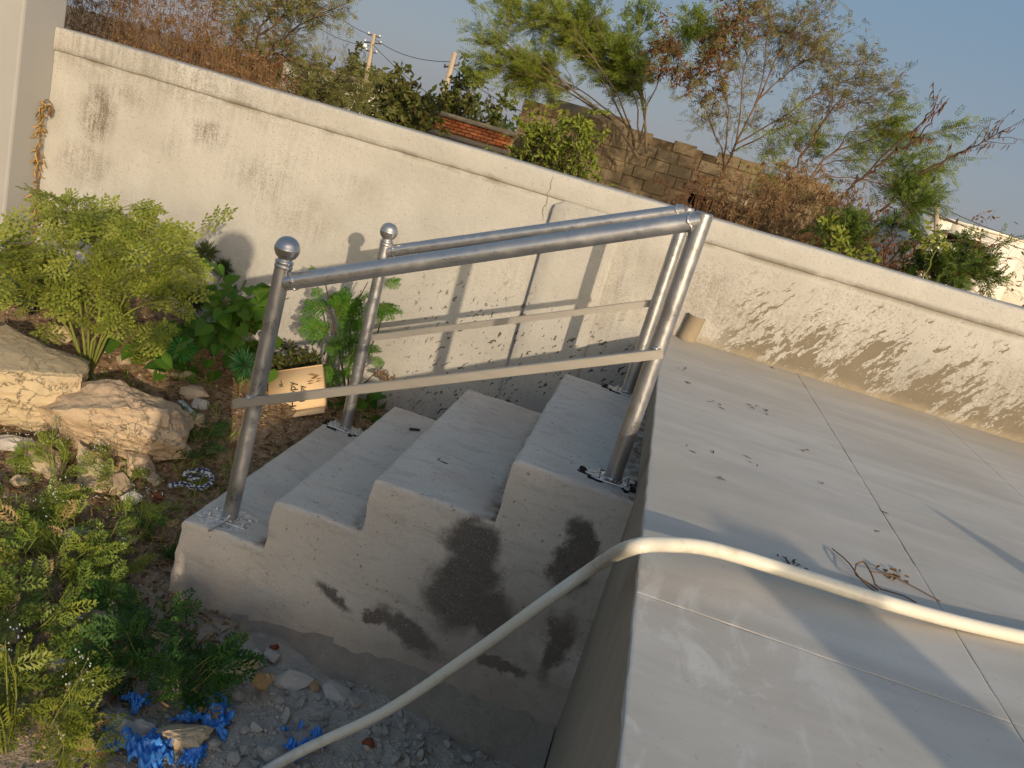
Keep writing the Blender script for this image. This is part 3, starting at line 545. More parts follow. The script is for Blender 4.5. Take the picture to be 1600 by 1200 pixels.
# ------------------------------------------------------------------ hose over the platform edge
g0 = gp(455, 1195)
hp = [gp(330, 1270) + [0, 0, .02], g0 + [0, 0, .03], atd(600, 1113, 2.02), atd(740, 1020, 1.90), atd(850, 941, 1.80), atd(930, 885, 1.74), atz(985, 856, .058), atz(1045, 851, .056), atz(1120, 860, .048), atz(1250, 899, .034), atz(1400, 946, .024), atz(1520, 978, .0145), atz(1640, 1004, .0128), atz(1800, 1035, .0128), atz(2300, 1120, .0128)]
hose = mk('hose', tube(resample(hp, 150), .0136, 16), M_HOSE, None, True); tag(hose, 'thick cream plastic hose bent over the platform edge and down to the gravel', 'hose')

# ------------------------------------------------------------------ small things on the platform and the steps
c = atz(1077, 529, 0); bm = bmesh.new()
pc = mk('pipe_stub', [lathe([(.040, -.002), (.040, .05), (.0395, .108), (.041, .112), (.0365, .113), (.0355, .108), (.0355, .02), (.0005, .018)], c + np.array([-.015, -.045, 0]), (.12, .02, 1), 28)], M_CONC, None, True); tag(pc, 'short open pipe stub standing on the platform at the foot of the wall', 'pipe')
def rod(name, u, v, z, L, r, ang, mat, label, cat, group=None, onto=None):
    c = atz(u, v, z + r); d = np.array([math.cos(ang), math.sin(ang), 0]) * L / 2
    o = mk(name, tubes(np.array([[c - d, c - d * .3, c + d * .3 + [0, 0, r * .2], c + d]]), np.array([[r, r * 1.05, r, r * .9]]), 8, True), mat); return tag(o, label, cat, group)
rod('bolt', 648, 671, Z2, .042, .005, .55, M_RUST, 'rusty bolt lying on the second step', 'bolt')
rod('electrode_stub', 691, 722, Z3, .036, .0022, -.1, M_RUST, 'dark welding rod stub lying on the third step', 'rod')
rod('electrode_stub', 686, 717, Z3, .012, .0016, 1.3, M_RUST, 'tiny scrap beside the welding rod stub on the third step', 'scrap')
# dry twigs by the hose
tw = empty('dry_twig', atz(1385, 915, 0), 'bent dry twig and shrivelled leaf beside the hose on the platform', 'twig')
a = [atz(q[0], q[1], q[2]) for q in ((1300, 857, .004), (1325, 878, .010), (1345, 905, .016), (1372, 928, .010), (1385, 938, .004))]
b = [atz(q[0], q[1], q[2]) for q in ((1338, 882, .022), (1350, 878, .028), (1362, 897, .02), (1372, 918, .012), (1410, 930, .006), (1432, 942, .003))]
e = [atz(q[0], q[1], q[2]) for q in ((1338, 882, .022), (1337, 897, .014), (1358, 912, .01), (1372, 922, .010))]
f = [atz(q[0], q[1], q[2]) for q in ((1362, 893, .012), (1395, 900, .008), (1430, 918, .004), (1470, 940, .002))]
mk('stem', sum([tube(resample(q, 12), np.linspace(r0, r1, 12), 6) for q, r0, r1 in ((a, .0012, .0017), (b, .002, .0014), (e, .0015, .002), (f, .0015, .001))], []), M_TWIG, tw, True)
q = atz(1395, 896, .004); rr = np.random.RandomState(3); mk('shrivelled_leaf', [leaves(q + rr.normal(0, (.02, .012, .0015), (16, 3)), rr.normal(0, (1, 1, .25), (16, 3)), np.tile([0, 0, 1.], (16, 1)), rr.uniform(.010, .022, 16), .008, .5)], M_DRY, tw)
q = atz(1240, 880, .003); tr2 = mk('leaf_litter', [leaves(np.vstack([q + rr.normal(0, (.018, .010, .001), (18, 3))]), rr.normal(0, (1, 1, .2), (18, 3)), np.tile([0, 0, 1.], (18, 1)), rr.uniform(.006, .014, 18), .004, .4)], M_RUST); tag(tr2, 'few dark crumbled leaf bits in the hose shadow on the platform', 'leaf litter', kind='stuff')
pts = []; cc = [(1178, 636, 7, .02), (1065, 575, 3, .02), (1074, 597, 2, .01), (1120, 632, 4, .02), (1210, 576, 2, .01), (1260, 705, 2, .01), (1140, 750, 2, .01), (1090, 700, 3, .03), (1170, 720, 3, .05), (1350, 800, 3, .06)]
for u, v, n, s_ in cc: pts.append(atz(u, v, .0018) + rr.normal(0, (s_, s_, .0002), (n, 3)))
pts = np.vstack(pts); lt = mk('leaf_litter', [leaves(pts, rr.normal(0, (1, 1, .1), (len(pts), 3)), np.tile([0, 0, 1.], (len(pts), 1)), rr.uniform(.010, .034, len(pts)), rr.uniform(.003, .007, len(pts)), .3)], M_DRYRED); tag(lt, 'scattered bits of dry leaf on the sunlit platform', 'leaf litter', kind='stuff')
pts = np.vstack([np.stack([rr.uniform(a_, b_, n_), rr.uniform(y0_, W - .04, n_), np.full(n_, z_ + .003)], 1) for a_, b_, y0_, z_, n_ in ((X1 + .03, X2 - .02, .1, Z1, 14), (X2 + .02, X3 - .02, .1, Z2, 16), (X3 + .03, X4 - .02, .05, Z3, 24), (X4 + .02, -.03, .1, Z4, 70))])
cr = mk('crumbs', [leaves(pts, rr.normal(0, (1, 1, .15), (len(pts), 3)), np.tile([0, 0, 1.], (len(pts), 1)), rr.uniform(.002, .007, len(pts)), rr.uniform(.0015, .003, len(pts)), .5)], M_RUST); tag(cr, 'dark crumbs of slag scattered over the treads', 'crumbs', kind='stuff')

# ------------------------------------------------------------------ carton by the wall
cb = gp(468, 640); carton = empty('cardboard_box', cb, 'flattened brown cardboard box with printing, lying askew by the wall', 'box')
bx = Vector(aty(420, 646, cb[1] - .05)); ux = Vector(aty(505, 634, cb[1] + .0)) - bx; ux.normalize()
fr = Vector(CF); vz = Vector(aty(413, 583, cb[1] + .05)) - bx; Hh = vz.length; vz.normalize(); nn = ux.cross(vz).normalized(); vz = nn.cross(ux).normalized()
if nn.y > 0: pass
Wd = (Vector(aty(505, 630, cb[1])) - bx).length
MB = Matrix((ux, vz, -nn if nn.y > 0 else nn)).transposed().to_4x4(); MB.translation = bx
MB = Matrix(((ux.x, vz.x, nn.x, bx.x), (ux.y, vz.y, nn.y, bx.y), (ux.z, vz.z, nn.z, bx.z), (0, 0, 0, 1)))
def tfm(ch): return [(np.array([tuple(MB @ Vector(q)) for q in c_[0]]), c_[1]) for c_ in ch]
SG = 1.0 if nn.dot(Vector(CAM) - bx) > 0 else -1.0
D = .07
mk('carton_body', tfm([box(0, Wd, 0, Hh, -SG * D, -SG * .002)]), M_CARD, carton)
mk('flap', tfm([(np.array([[-.004, -.004, -SG * .001], [Wd + .004, -.004, -SG * .001], [Wd + .01, -.045, SG * .035], [.008, -.05, SG * .038], [-.004, -.004, -SG * .004], [Wd + .004, -.004, -SG * .004], [Wd + .01, -.045, SG * .032], [.008, -.05, SG * .035]]), BOXF)]), M_CARD, carton)
mk('flap', tfm([(np.array([[-.003, Hh + .002, 0], [Wd + .003, Hh + .002, 0], [Wd - .01, Hh + .012, -SG * .06], [.02, Hh + .014, -SG * .06], [-.003, Hh - .001, 0], [Wd + .003, Hh - .001, 0], [Wd - .01, Hh + .008, -SG * .06], [.02, Hh + .010, -SG * .06]]), BOXF)]), M_CARD, carton)
def text(body, size, x, y, rot, mat, name, bold=0.0):
    cu = bpy.data.curves.new(name, 'FONT'); cu.body = body; cu.size = size; cu.offset = bold; cu.extrude = 0.0002; cu.align_x = 'LEFT'
    o = bpy.data.objects.new(name, cu); col.objects.link(o); bpy.context.view_layer.update()
    me = bpy.data.meshes.new_from_object(o.evaluated_get(bpy.context.evaluated_depsgraph_get())); bpy.data.objects.remove(o)
    me.materials.clear(); me.materials.append(mat); n = bpy.data.objects.new(name, me); col.objects.link(n); attach(n, carton)
    ml = MB @ Matrix.Translation((x, y, SG * .0006)) @ Matrix.Rotation(rot, 4, 'Z')
    if SG < 0: ml = ml @ Matrix.Scale(-1, 4, (0, 0, 1))
    me.transform(ml); return n
text('Happy', Hh * .24, Wd * .50, Hh * .06, math.pi / 2, M_INK, 'printed_word', .0006); text('happy', Hh * .17, Wd * .66, Hh * .16, math.pi / 2, M_INK, 'printed_word', .0008)
mk('printed_arrow', tfm([box(.20 * Wd, .28 * Wd, .60 * Hh, .615 * Hh, 0, SG * .0006), box(.235 * Wd, .248 * Wd, .62 * Hh, .76 * Hh, 0, SG * .0006), (np.array([[.20 * Wd, .66 * Hh, SG * .0007], [.241 * Wd, .615 * Hh, SG * .0007], [.241 * Wd, .64 * Hh, SG * .0007], [.21 * Wd, .68 * Hh, SG * .0007]]), np.array([[0, 1, 2, 3]])), (np.array([[.28 * Wd, .66 * Hh, SG * .0007], [.241 * Wd, .615 * Hh, SG * .0007], [.241 * Wd, .64 * Hh, SG * .0007], [.27 * Wd, .68 * Hh, SG * .0007]]), np.array([[0, 1, 2, 3]]))]), M_INK, carton)
mk('printed_mark', tfm([(np.array([[.10 * Wd, .16 * Hh, SG * .0007], [.18 * Wd, .10 * Hh, SG * .0007], [.22 * Wd, .16 * Hh, SG * .0007], [.13 * Wd, .33 * Hh, SG * .0007]]), np.array([[0, 1, 2, 3]])), (np.array([[.27 * Wd, .34 * Hh, SG * .0007], [.30 * Wd, .32 * Hh, SG * .0007], [.31 * Wd, .40 * Hh, SG * .0007], [.28 * Wd, .42 * Hh, SG * .0007]]), np.array([[0, 1, 2, 3]]))]), M_REDINK, carton)
fl = []; rr = np.random.RandomState(5)
for i in range(9): a_ = rr.uniform(.72, .95); b_ = .58 + .035 * i * .8; fl.append((np.array([[(a_ - .06) * Wd, b_ * Hh, SG * .0007], [a_ * Wd, (b_ - .012) * Hh, SG * .0007], [(a_ + .08) * Wd, (b_ + .01) * Hh, SG * .0007], [a_ * Wd, (b_ + .02) * Hh, SG * .0007]]), np.array([[0, 1, 2, 3]])))
mk('printed_plant_picture', tfm(fl), M_BROWNINK, carton)

# ------------------------------------------------------------------ rocks, stones, rubbish
def rock_mesh(name, size, seed, sub=2, rough=.12, flat_top=0.0, layers=0.0, n=14, sm=1):
    rg = np.random.RandomState(seed); bm = bmesh.new(); pts = unit(rg.normal(size=(n, 3))) * rg.uniform(.75, 1.05, (n, 1))
    for q in pts: bm.verts.new(q * np.array(size) * .5)
    r = bmesh.ops.convex_hull(bm, input=bm.verts[:]); bmesh.ops.delete(bm, geom=list(set(r['geom_interior'] + r['geom_unused'])), context='VERTS')
    bmesh.ops.triangulate(bm, faces=bm.faces[:])
    for i in range(sub): bmesh.ops.subdivide_edges(bm, edges=bm.edges[:], cuts=1, use_grid_fill=True, smooth=(.18 if i == 0 else .04) * sm)
    s = max(size)
    for v in bm.verts:
        q = v.co.copy(); d = rough * s * (.6 * nz(q / s, 3, seed) + .35 * nz(q / s, 8, seed) + .22 * nz(q / s, 19, seed))
        if layers: zz = (q.z / s + .12 * nz(q / s, 2, seed)) * 18; d += layers * s * (abs((zz % 1) - .5) - .25)
        v.co += q.normalized() * d
        if flat_top and v.co.z > flat_top * size[2] * .5: v.co.z = flat_top * size[2] * .5 + (v.co.z - flat_top * size[2] * .5) * .15
    me = bpy.data.meshes.new(name); bm.to_mesh(me); bm.free(); return me
def rock(name, u, v, size, seed, mat, label, cat='rock', rot=(0, 0, 0), sink=.25, group=None, **kw):
    me = rock_mesh(name, size, seed, **kw); me.materials.append(mat); p = gp(u, v); o = bpy.data.objects.new(name, me); col.objects.link(o)
    o.location = (p[0], p[1], gzn(p[0], p[1])[0] + size[2] * (.5 - sink)); o.rotation_euler = rot; return tag(o, label, cat, group)
rock('boulder', 15, 655, (.66, .66, .44), 11, M_BOULD, 'large flat-topped yellowish boulder at the left edge below the leafy bush', rot=(.05, .12, .2), sink=.2, sub=4, rough=.06, flat_top=.55, layers=.016, n=26, sm=0)
rock('boulder', 180, 705, (.56, .42, .38), 4, M_BOULD2, 'cracked pinkish boulder between the yellow bush and the steps', rot=(.1, .1, .5), sink=.24, sub=4, rough=.09, layers=.02, n=24, sm=0)
rock('rock', 88, 560, (.12, .11, .12), 8, M_BOULD, 'angular chunk leaning on the right side of the flat boulder', rot=(.4, .2, .3), sink=-.35, sub=2)
rock('rock', 85, 610, (.11, .10, .14), 9, M_TAN, 'split upright chunk wedged beside the two boulders', rot=(0, .3, .9), sink=-.1, sub=2)
rock('rock', 55, 640, (.12, .10, .07), 10, M_BOULD, 'yellow stone lying under the flat boulder', sink=.1, sub=2)
rock('rock', 305, 620, (.15, .10, .09), 12, M_TAN, 'loaf-shaped tan rock behind the near handrail post', rot=(0, 0, .2), sub=3, rough=.06)
rock('rock', 312, 640, (.12, .08, .05), 13, M_GREY, 'flat dark stone in front of the loaf-shaped rock', sub=2)
rock('rock', 20, 700, (.17, .12, .07), 14, M_GREY, 'pale grey slab at the left edge below the big boulder', rot=(0, 0, .1), sub=2)
rock('rock', 225, 690, (.14, .12, .08), 15, M_GREY, 'grey stone at the foot of the pinkish boulder', rot=(.3, 0, .4), sub=2)
rock('rock', 205, 782, (.085, .07, .06), 16, M_GREY, 'round pale stone beside the striped rope', sub=2)
rock('brick_lump', 246, 776, (.045, .04, .04), 17, M_RED, 'small reddish lump beside the round pale stone', 'lump', sub=2)
rock('rock', 152, 965, (.17, .12, .07), 18, M_TAN, 'ridged tan stone lying in the weeds left of the steps', rot=(.2, .1, -.2), sub=3, rough=.06, layers=.012)
rock('rock', 115, 840, (.11, .09, .06), 19, M_GREY, 'grey stone half hidden in the left-hand weeds', sub=2)
rock('rock', 118, 975, (.08, .07, .05), 20, M_TAN, 'small tan stone beside the ridged one', sub=2)
rock('rock', 92, 1060, (.10, .08, .07), 21, M_GREY, 'whitish pointed stone above the lower-left weeds', rot=(.3, .3, .5), sub=2)
rock('rock', 283, 1160, (.15, .10, .09), 22, M_TAN, 'rough tan stone between the blue plastic scraps', rot=(.2, .1, .3), sub=3, rough=.1, layers=.016)
rock('rock', 185, 1142, (.10, .07, .05), 23, M_GREY, 'flat grey stone left of the rough tan one', sub=2)
rock('rock', 215, 1150, (.10, .08, .05), 24, M_GREY, 'dark grey stone touching the rough tan one', rot=(0, 0, .8), sub=2)
rock('rock', 125, 1150, (.12, .09, .05), 25, M_GREY, 'dull stone beside the bottom-left yellow weeds', sub=2)
rock('rubble', 392, 1035, (.11, .08, .05), 26, M_GREY, 'rounded grey slab at the foot of the stairs near the ragged weed', 'rubble', rot=(.5, .2, .6), sub=2, rough=.03, n=10)
rock('rubble', 453, 1065, (.14, .11, .045), 27, M_GREY, 'biggest flat rubble slab at the foot of the stairs', 'rubble', rot=(.3, .1, .2), sub=1, rough=.02, n=9)
rock('rubble', 530, 1085, (.12, .09, .035), 28, M_GREY, 'flat rubble slab furthest along the stair foot', 'rubble', rot=(.2, .1, -.2), sub=1, rough=.02, n=9)
rock('rubble', 628, 1072, (.055, .05, .04), 29, M_GREY, 'lone grey pebble stuck against the base of the stairs', 'rubble', sub=2, sink=-.15)
rock('rubble', 425, 1030, (.07, .06, .05), 30, M_GREY, 'grey lump between two slabs at the stair foot', 'rubble', sub=2)
rock('brick_lump', 428, 1017, (.035, .03, .03), 31, M_RED, 'dark red lump at the foot of the stairs', 'lump', sub=2)
rock('rock', 575, 1165, (.05, .04, .03), 32, M_RED, 'brownish pebble touching the hose at the bottom', sub=2)
rock('wood_chunk', 15, 1000, (.16, .09, .07), 33, M_WOOD, 'splintered yellow wood chunk at the left edge', 'wood', rot=(.1, .3, .5), sub=3, rough=.06, layers=.02)
rock('wood_chunk', 408, 1085, (.06, .045, .11), 34, M_WOOD, 'twisted brown wood chunk leaning on the rubble slabs', 'wood', rot=(.5, .3, .2), sub=3, rough=.12, layers=.02, sink=.1)
rock('wood_chunk', 490, 1072, (.08, .035, .025), 35, M_WOOD, 'thin brown wood splinter among the rubble', 'wood', rot=(0, 0, -.3), sub=2)
for i_, (u_, v_, s_, r_, l_) in enumerate(((140, 742, (.26, .20, .09), (.5, .2, .3), 'flat broken slab leaning on the front of the pinkish boulder'), (262, 716, (.20, .15, .08), (.3, -.3, 1.1), 'broken slab at the lower right of the pinkish boulder'), (60, 728, (.24, .16, .07), (.4, .3, .2), 'broken slab bridging the gap below the two boulders'), (215, 742, (.16, .12, .10), (.3, .5, .8), 'angular broken chunk at the front foot of the pinkish boulder'), (300, 672, (.15, .12, .09), (-.2, .3, .5), 'angular broken chunk at the right end of the pinkish boulder'), (175, 765, (.18, .13, .06), (.5, 0, .9), 'thin broken slab in the weeds before the pinkish boulder'))):
    rock('rock', u_, v_, s_, 170 + i_, M_BOULD2 if i_ % 2 else M_BOULD, l_, 'rock', rot=r_, sink=.05, sub=2, rough=.045, n=12, sm=0, layers=.012)
bk = [rock_mesh('rubble_stone', (1, .75, .6), 140 + i, 2, .09, n=11, sm=.3) for i in range(6)]
for i_, m_ in enumerate(bk): m_.materials.append(M_TAN if i_ % 2 else M_BOULD)
rgb = np.random.RandomState(55)
for i_ in range(46):
    u_, v_ = (rgb.uniform(0, 335), rgb.uniform(655, 760)) if i_ < 22 else ((rgb.uniform(60, 330), rgb.uniform(560, 680)) if i_ < 34 else (rgb.uniform(150, 330), rgb.uniform(700, 930)))
    p = gp(u_, v_); s_ = rgb.uniform(.05, .14) if i_ < 34 else rgb.uniform(.02, .06); o = inst(bk[i_ % 6], 'rubble_stone', (p[0], p[1], gzn(p[0], p[1])[0] + s_ * .12), tuple(rgb.uniform(-.6, .6, 2)) + (rgb.uniform(0, 6.3),), (s_, s_ * rgb.uniform(.8, 1.2), s_ * rgb.uniform(.7, 1.1)))
    tag(o, 'broken tan stone in the rubble around the two boulders', 'stone', 'broken tan stones around the boulders')
# gravel stones one can pick out, then the rest as stuff
gm = [rock_mesh('gravel_stone', (1, .8, .65), 60 + i, 1, .12, n=12) for i in range(7)]
for m_ in gm: m_.materials.append(M_GREY)
rg = np.random.RandomState(21); placed = []; nst = 0
big = [(355, 1120, .05), (400, 1140, .05), (370, 1090, .045), (410, 1175, .055), (450, 1125, .06), (470, 1100, .045), (435, 1100, .04), (500, 1120, .06), (555, 1100, .055), (520, 1140, .05), (600, 1150, .05), (655, 1180, .055), (330, 1170, .05), (365, 1190, .055), (425, 1185, .06), (730, 1190, .05), (545, 1070, .04), (700, 1165, .035), (620, 1190, .05)]
while len(big) < 120:
    u, v = rg.uniform(240, 760), rg.uniform(1050, 1198)
    if v < 1040 + (u - 380) * .30 and u > 380: continue
    if u < 340 and v < 1120: continue
    big.append((u, v, rg.uniform(.016, .036)))
for u, v, s_ in big:
    p = gp(u, v); o = inst(gm[nst % 7], 'gravel_stone', (p[0], p[1], gzn(p[0], p[1])[0] + s_ * .18), tuple(rg.uniform(0, 6, 3) * (.12, .12, 1)), (s_, s_ * rg.uniform(.8, 1.1), s_ * rg.uniform(.8, 1.1))); nst += 1
    tag(o, 'grey gravel stone in the shade below the steps', 'stone', 'gravel stones below the steps')
def scatter_rocks(name, pts, sizes, mat, rg):
    ch = []; base = [(np.array([v.co[:] for v in m_.vertices]), np.array([list(p_.vertices) for p_ in m_.polygons])) for m_ in (rock_mesh('tmp', (1, .8, .6), 90 + i, 0, .0, n=9) for i in range(5))]
    for i, (p, s_) in enumerate(zip(pts, sizes)):
        v, f = base[i % 5]; a_ = rg.uniform(0, 6.3); c_, s2 = math.cos(a_), math.sin(a_); ch.append((p + (v * s_) @ np.array([[c_, s2, 0], [-s2, c_, 0], [0, 0, 1]]), f))
    return mk(name, ch, mat)
n = 5200; U_ = rg.uniform(180, 900, n); V_ = rg.uniform(1000, 1260, n); ok = (V_ > 1010 + np.maximum(0, U_ - 380) * .30) & ((U_ > 330) | (V_ > 1110)); pts = [gp(u, v) for u, v in zip(U_[ok], V_[ok])]
pts = np.array([(q[0], q[1], gzn(q[0], q[1])[0]) for q in pts if q[0] < -.03 and q[1] < .0 and q[1] > -1.3]); sz = .004 + .020 * rg.rand(len(pts)) ** 2.2; tag(scatter_rocks('gravel', pts, sz, M_GREY, rg), 'fine grey gravel strewn at the foot of the stairs', 'gravel', kind='stuff')
n = 3600; pts = np.stack([rg.uniform(-3.0, -1.0, n), rg.uniform(-1.0, 1.55, n)], 1); pts = np.array([(a_, b_, float(gzn(a_, b_)[0])) for a_, b_ in pts]); tag(scatter_rocks('gravel', pts, rg.uniform(.005, .022, len(pts)), M_TAN, rg), 'small earthy stones strewn over the soil left of the steps', 'gravel', kind='stuff')
# blue plastic scraps: crumpled sheets
def scrap(name, u, v, w, h, seed, mat, label, cat='plastic', lift=.045, n=42, hole=None, group=None):
    rg = np.random.RandomState(seed); p = gp(u, v); V = np.zeros((n, n, 3)); w, h = (w * .84, h * .84) if mat is M_BLUE else (w, h)
    for i in range(n):
        for j in range(n):
            a, b = i / (n - 1) - .5, j / (n - 1) - .5; q = (a * 3, b * 3, seed)
            x = a * w + .25 * w * nz(q, .9, 1) * .6; y = b * h + .25 * h * nz(q, .9, 7) * .6
            lift_ = lift * .42; z = lift_ * (1 - 3.0 * (a * a + b * b)) + lift * .9 * (abs(nz(q, 1.3, 2)) + .6 * abs(nz(q, 2.9, 4)) + .35 * nz(q, 6, 6) + .12 * abs(nz(q, 11, 8))) - lift * .3
            X_, Y_ = p[0] + x, p[1] + y; g_ = gzn(X_, Y_)[0]; V[i, j] = (X_, Y_, g_ + max(.004, z + .008))
    idx = np.arange(n * n).reshape(n, n); F = np.stack([idx[:-1, :-1], idx[1:, :-1], idx[1:, 1:], idx[:-1, 1:]], -1).reshape(-1, 4); ii, jj = np.divmod(F[:, 0], n); a, b = ii / (n - 1) - .5, jj / (n - 1) - .5
    an = np.arctan2(b, a); rad = .42 + .10 * np.sin(an * 3 + seed) + .07 * np.sin(an * 7 + seed * 2) + .04 * np.sin(an * 13 + seed); k_ = np.hypot(a, b) < rad
    if hole: k_ &= np.hypot((a - hole[0]) / 1.0, b - hole[1]) > hole[2]
    o = mk(name, [(V.reshape(-1, 3), F[k_])], mat, None, True); m = o.modifiers.new('thickness', 'SOLIDIFY'); m.thickness = .0012; return tag(o, label, cat, group)
scrap('plastic_scrap', 325, 1125, .19, .17, 3, M_BLUE, 'largest crumpled blue plastic scrap beside the rough tan stone')
scrap('plastic_scrap', 225, 1180, .17, .15, 4, M_BLUE, 'crumpled bright blue plastic at the bottom edge left of the tan stone', lift=.06)
scrap('plastic_scrap', 212, 1103, .085, .08, 5, M_BLUE, 'small blue plastic wad above the grey stones', lift=.04)
scrap('plastic_scrap', 470, 1162, .16, .15, 6, M_BLUE, 'hook-shaped blue plastic strip in the gravel beside the hose', lift=.05, hole=(-.18, .10, .26))
scrap('plastic_scrap', 165, 1168, .09, .09, 8, M_BLUE, 'faded blue plastic patch near the bottom-left weeds', lift=.03)
scrap('plastic_scrap', 300, 1192, .07, .10, 9, M_BLUE, 'blue plastic strip under the tan stone at the bottom edge', lift=.03)
scrap('plastic_scrap', 602, 622, .09, .08, 12, M_BLUE, 'blue plastic scrap behind the steps at the foot of the wall', lift=.04)
scrap('plastic_scrap', 545, 590, .14, .10, 13, M_BLUE, 'blue and white plastic wad behind the far handrail post', lift=.07)
scrap('tarpaulin', 30, 470, .50, .30, 14, M_NAVY, 'dark navy tarpaulin bundle at the left edge behind the boulder', 'tarpaulin', lift=.13, n=40)
ps = gp(297, 652); a = gp(280, 636) + [0, 0, .03]; b = gp(316, 668) + [0, 0, .015]; mkb = mk('plastic_strip', [beam(a, b, .026, .004)], M_WHITE); tag(mkb, 'white plastic strip lying on the soil beside the pinkish boulder', 'plastic strip')
rp = [gp(u, v) + [0, 0, h] for u, v, h in ((262, 765, .014), (285, 762, .014), (310, 768, .014), (328, 762, .02), (322, 752, .03), (303, 756, .02), (288, 750, .02), (296, 745, .02), (318, 748, .034), (331, 757, .025))]
kk = Mat('striped_cord', .8, 0, .2); kk.color(kk.mix(kk.step(kk.noise(kk.map(kk.pos, (90, 90, 160)), 1, 1), .48, .52), lin(52, 56, 86), lin(190, 188, 190))); rope = mk('striped_rope', tube(resample(rp, 60), .011, 10), kk.m, None, True); tag(rope, 'loop of blue and white striped cord on the soil beside the first step', 'rope')
# ------------------------------------------------------------------ near plants
def mesh_of(chunks, mats):
    o = mk('leaf', chunks, mats); me = o.data; bpy.data.objects.remove(o); return me
def put_leaf(parent, me, pos, d, n, s, name='leaf'):
    d = Vector(d).normalized(); n = Vector(n); sd = n.cross(d)
    if sd.length < 1e-4: sd = Vector((1, 0, 0)).cross(d)
    sd.normalize(); n = d.cross(sd); p = Vector(pos)
    o = bpy.data.objects.new(name, me); col.objects.link(o); attach(o, parent)
    sx, sy = (s, s) if np.isscalar(s) else s
    o.matrix_basis = Matrix(((d.x * sx, sd.x * sy, n.x * sx, p.x), (d.y * sx, sd.y * sy, n.y * sx, p.y), (d.z * sx, sd.z * sy, n.z * sx, p.z), (0, 0, 0, 1)))
    return o
XA = np.array([[1., 0, 0]]); ZA = np.array([[0, 0, 1.]]); O0 = np.zeros((1, 3))
def ragged(seed):
    """a deeply cut weed leaf, unit long"""
    rg = np.random.RandomState(seed); P = []; D = []; L = []; Wd = []
    for t in np.linspace(.22, .92, 6):
        for g in (-1, 1):
            ll = .34 * (1 - .55 * abs(2 * t - .9)) * rg.uniform(.8, 1.2); b = np.array([t, 0, -.16 * t * t]); dd = unit(np.array([.75, g, rg.uniform(-.3, .15)])); P += [b]; D += [dd]; L += [ll]; Wd += [.058]
            for h, f in ((.45, .55), (-.55, .5), (.7, .4)): P += [b + dd * ll * (.35 if abs(h) < .6 else .6)]; D += [unit(dd + np.array([h, -g * abs(h) * .3 if h > 0 else g * .2, 0]))]; L += [ll * f]; Wd += [.042]
    P += [np.array([.85, 0, -.12])]; D += [unit(np.array([1, 0, -.35]))]; L += [.25]; Wd += [.09]
    a, b = strips(np.array(P), np.array(D), np.tile([0, 0, 1.], (len(P), 1)), np.array(L), np.array(Wd))
    r = tubes(np.array([[[0, 0, 0], [.35, 0, -.02], [.7, 0, -.08], [1, 0, -.17]]]), np.array([[.016, .014, .010, .004]]), 3)
    return [(a, b)] + r
RAG = {m: [mesh_of([c_ + (0,) for c_ in ragged(i)], [m]) for i in range(4)] for m in (M_PARTH, M_PARTHD, M_YWEED, M_STRAW)}
def weed(u, v, rad, h, nl, m, label, seed, ll=(.07, .13), flowers=0, name='ragged_weed'):
    rg = np.random.RandomState(seed); p = gp(u, v); t = empty(name, p, label, 'weed', 'ragged-leaved weeds on the soil'); ns = max(4, nl // 7); ps = []
    for i in range(ns):
        a = rg.uniform(0, 6.3); rr_ = rad * math.sqrt(rg.rand()); b = p + np.array([math.cos(a) * rr_ * .35, math.sin(a) * rr_ * .35, -.01]); tip = p + np.array([math.cos(a) * rr_, math.sin(a) * rr_, h * rg.uniform(.55, 1.05) * (1 - .3 * rr_ / rad)]); ps.append(resample([b, (b + tip) / 2 + [0, 0, h * .12] + rg.normal(0, .012, 3), tip], 6))
    ps = np.array(ps); mk('stem', tubes(ps, radii(ns, 6, .0028, .0012), 4), M_STEMG, t); nl = int(nl * 1.55)
    o, d, _, tt = sample(ps, nl, rg, .12, 1.0)
    for i in range(nl):
        out = np.array([o[i, 0] - p[0], o[i, 1] - p[1], 0]); out = out / (np.linalg.norm(out) + 1e-6); dd = out * .8 + rg.normal(0, .55, 3) * [1, 1, .35] + [0, 0, .30]; s_ = rg.uniform(*ll) * .78; mm = M_STRAW if rg.rand() < .05 else (M_YWEED if m is M_PARTH and rg.rand() < .3 else m)
        put_leaf(t, RAG[mm][i % 4], o[i], dd, np.array([.25, -.75, .7]) + rg.normal(0, .55, 3), s_)
    if flowers:
        fp = spawn(ps, flowers, (.05, .12), (10, 45), (0, 0, .5), 4, .15, 0, rg, .5, 1); mk('flower_stalk', tubes(fp, radii(flowers, 4, .0012, .0007), 3), M_STEMG, t)['kind'] = 'stuff'
        c_ = np.repeat(fp[:, -1], 4, 0) + rg.normal(0, .010, (flowers * 4, 3)); ch = []
        f_ = strips(np.vstack([c_, c_]), np.vstack([np.tile([1, 0, .2], (len(c_), 1)), np.tile([0, 1., .2], (len(c_), 1))]), np.tile([0, -.3, 1.], (2 * len(c_), 1)), .0042, .0042); mk('flower_heads', [f_], M_FLOWER, t)['kind'] = 'stuff'
    return t
weed(262, 1070, .20, .20, 62, M_PARTHD, 'big dark ragged weed against the corner of the lowest step', 1, (.08, .15))
weed(318, 1090, .10, .14, 24, M_PARTHD, 'ragged weed in the narrow streak of sunlight beside the stairs', 17, (.07, .12))
weed(205, 1060, .12, .16, 28, M_PARTHD, 'ragged weed in the shade between the big dark one and the ridged tan stone', 18, (.07, .13))
weed(60, 905, .20, .16, 58, M_PARTH, 'dense sunlit weed patch at the left, below the boulders', 2, (.07, .13))
weed(120, 870, .15, .14, 40, M_PARTH, 'sunlit weed beside the half-hidden grey stone', 3, (.06, .11), 6)
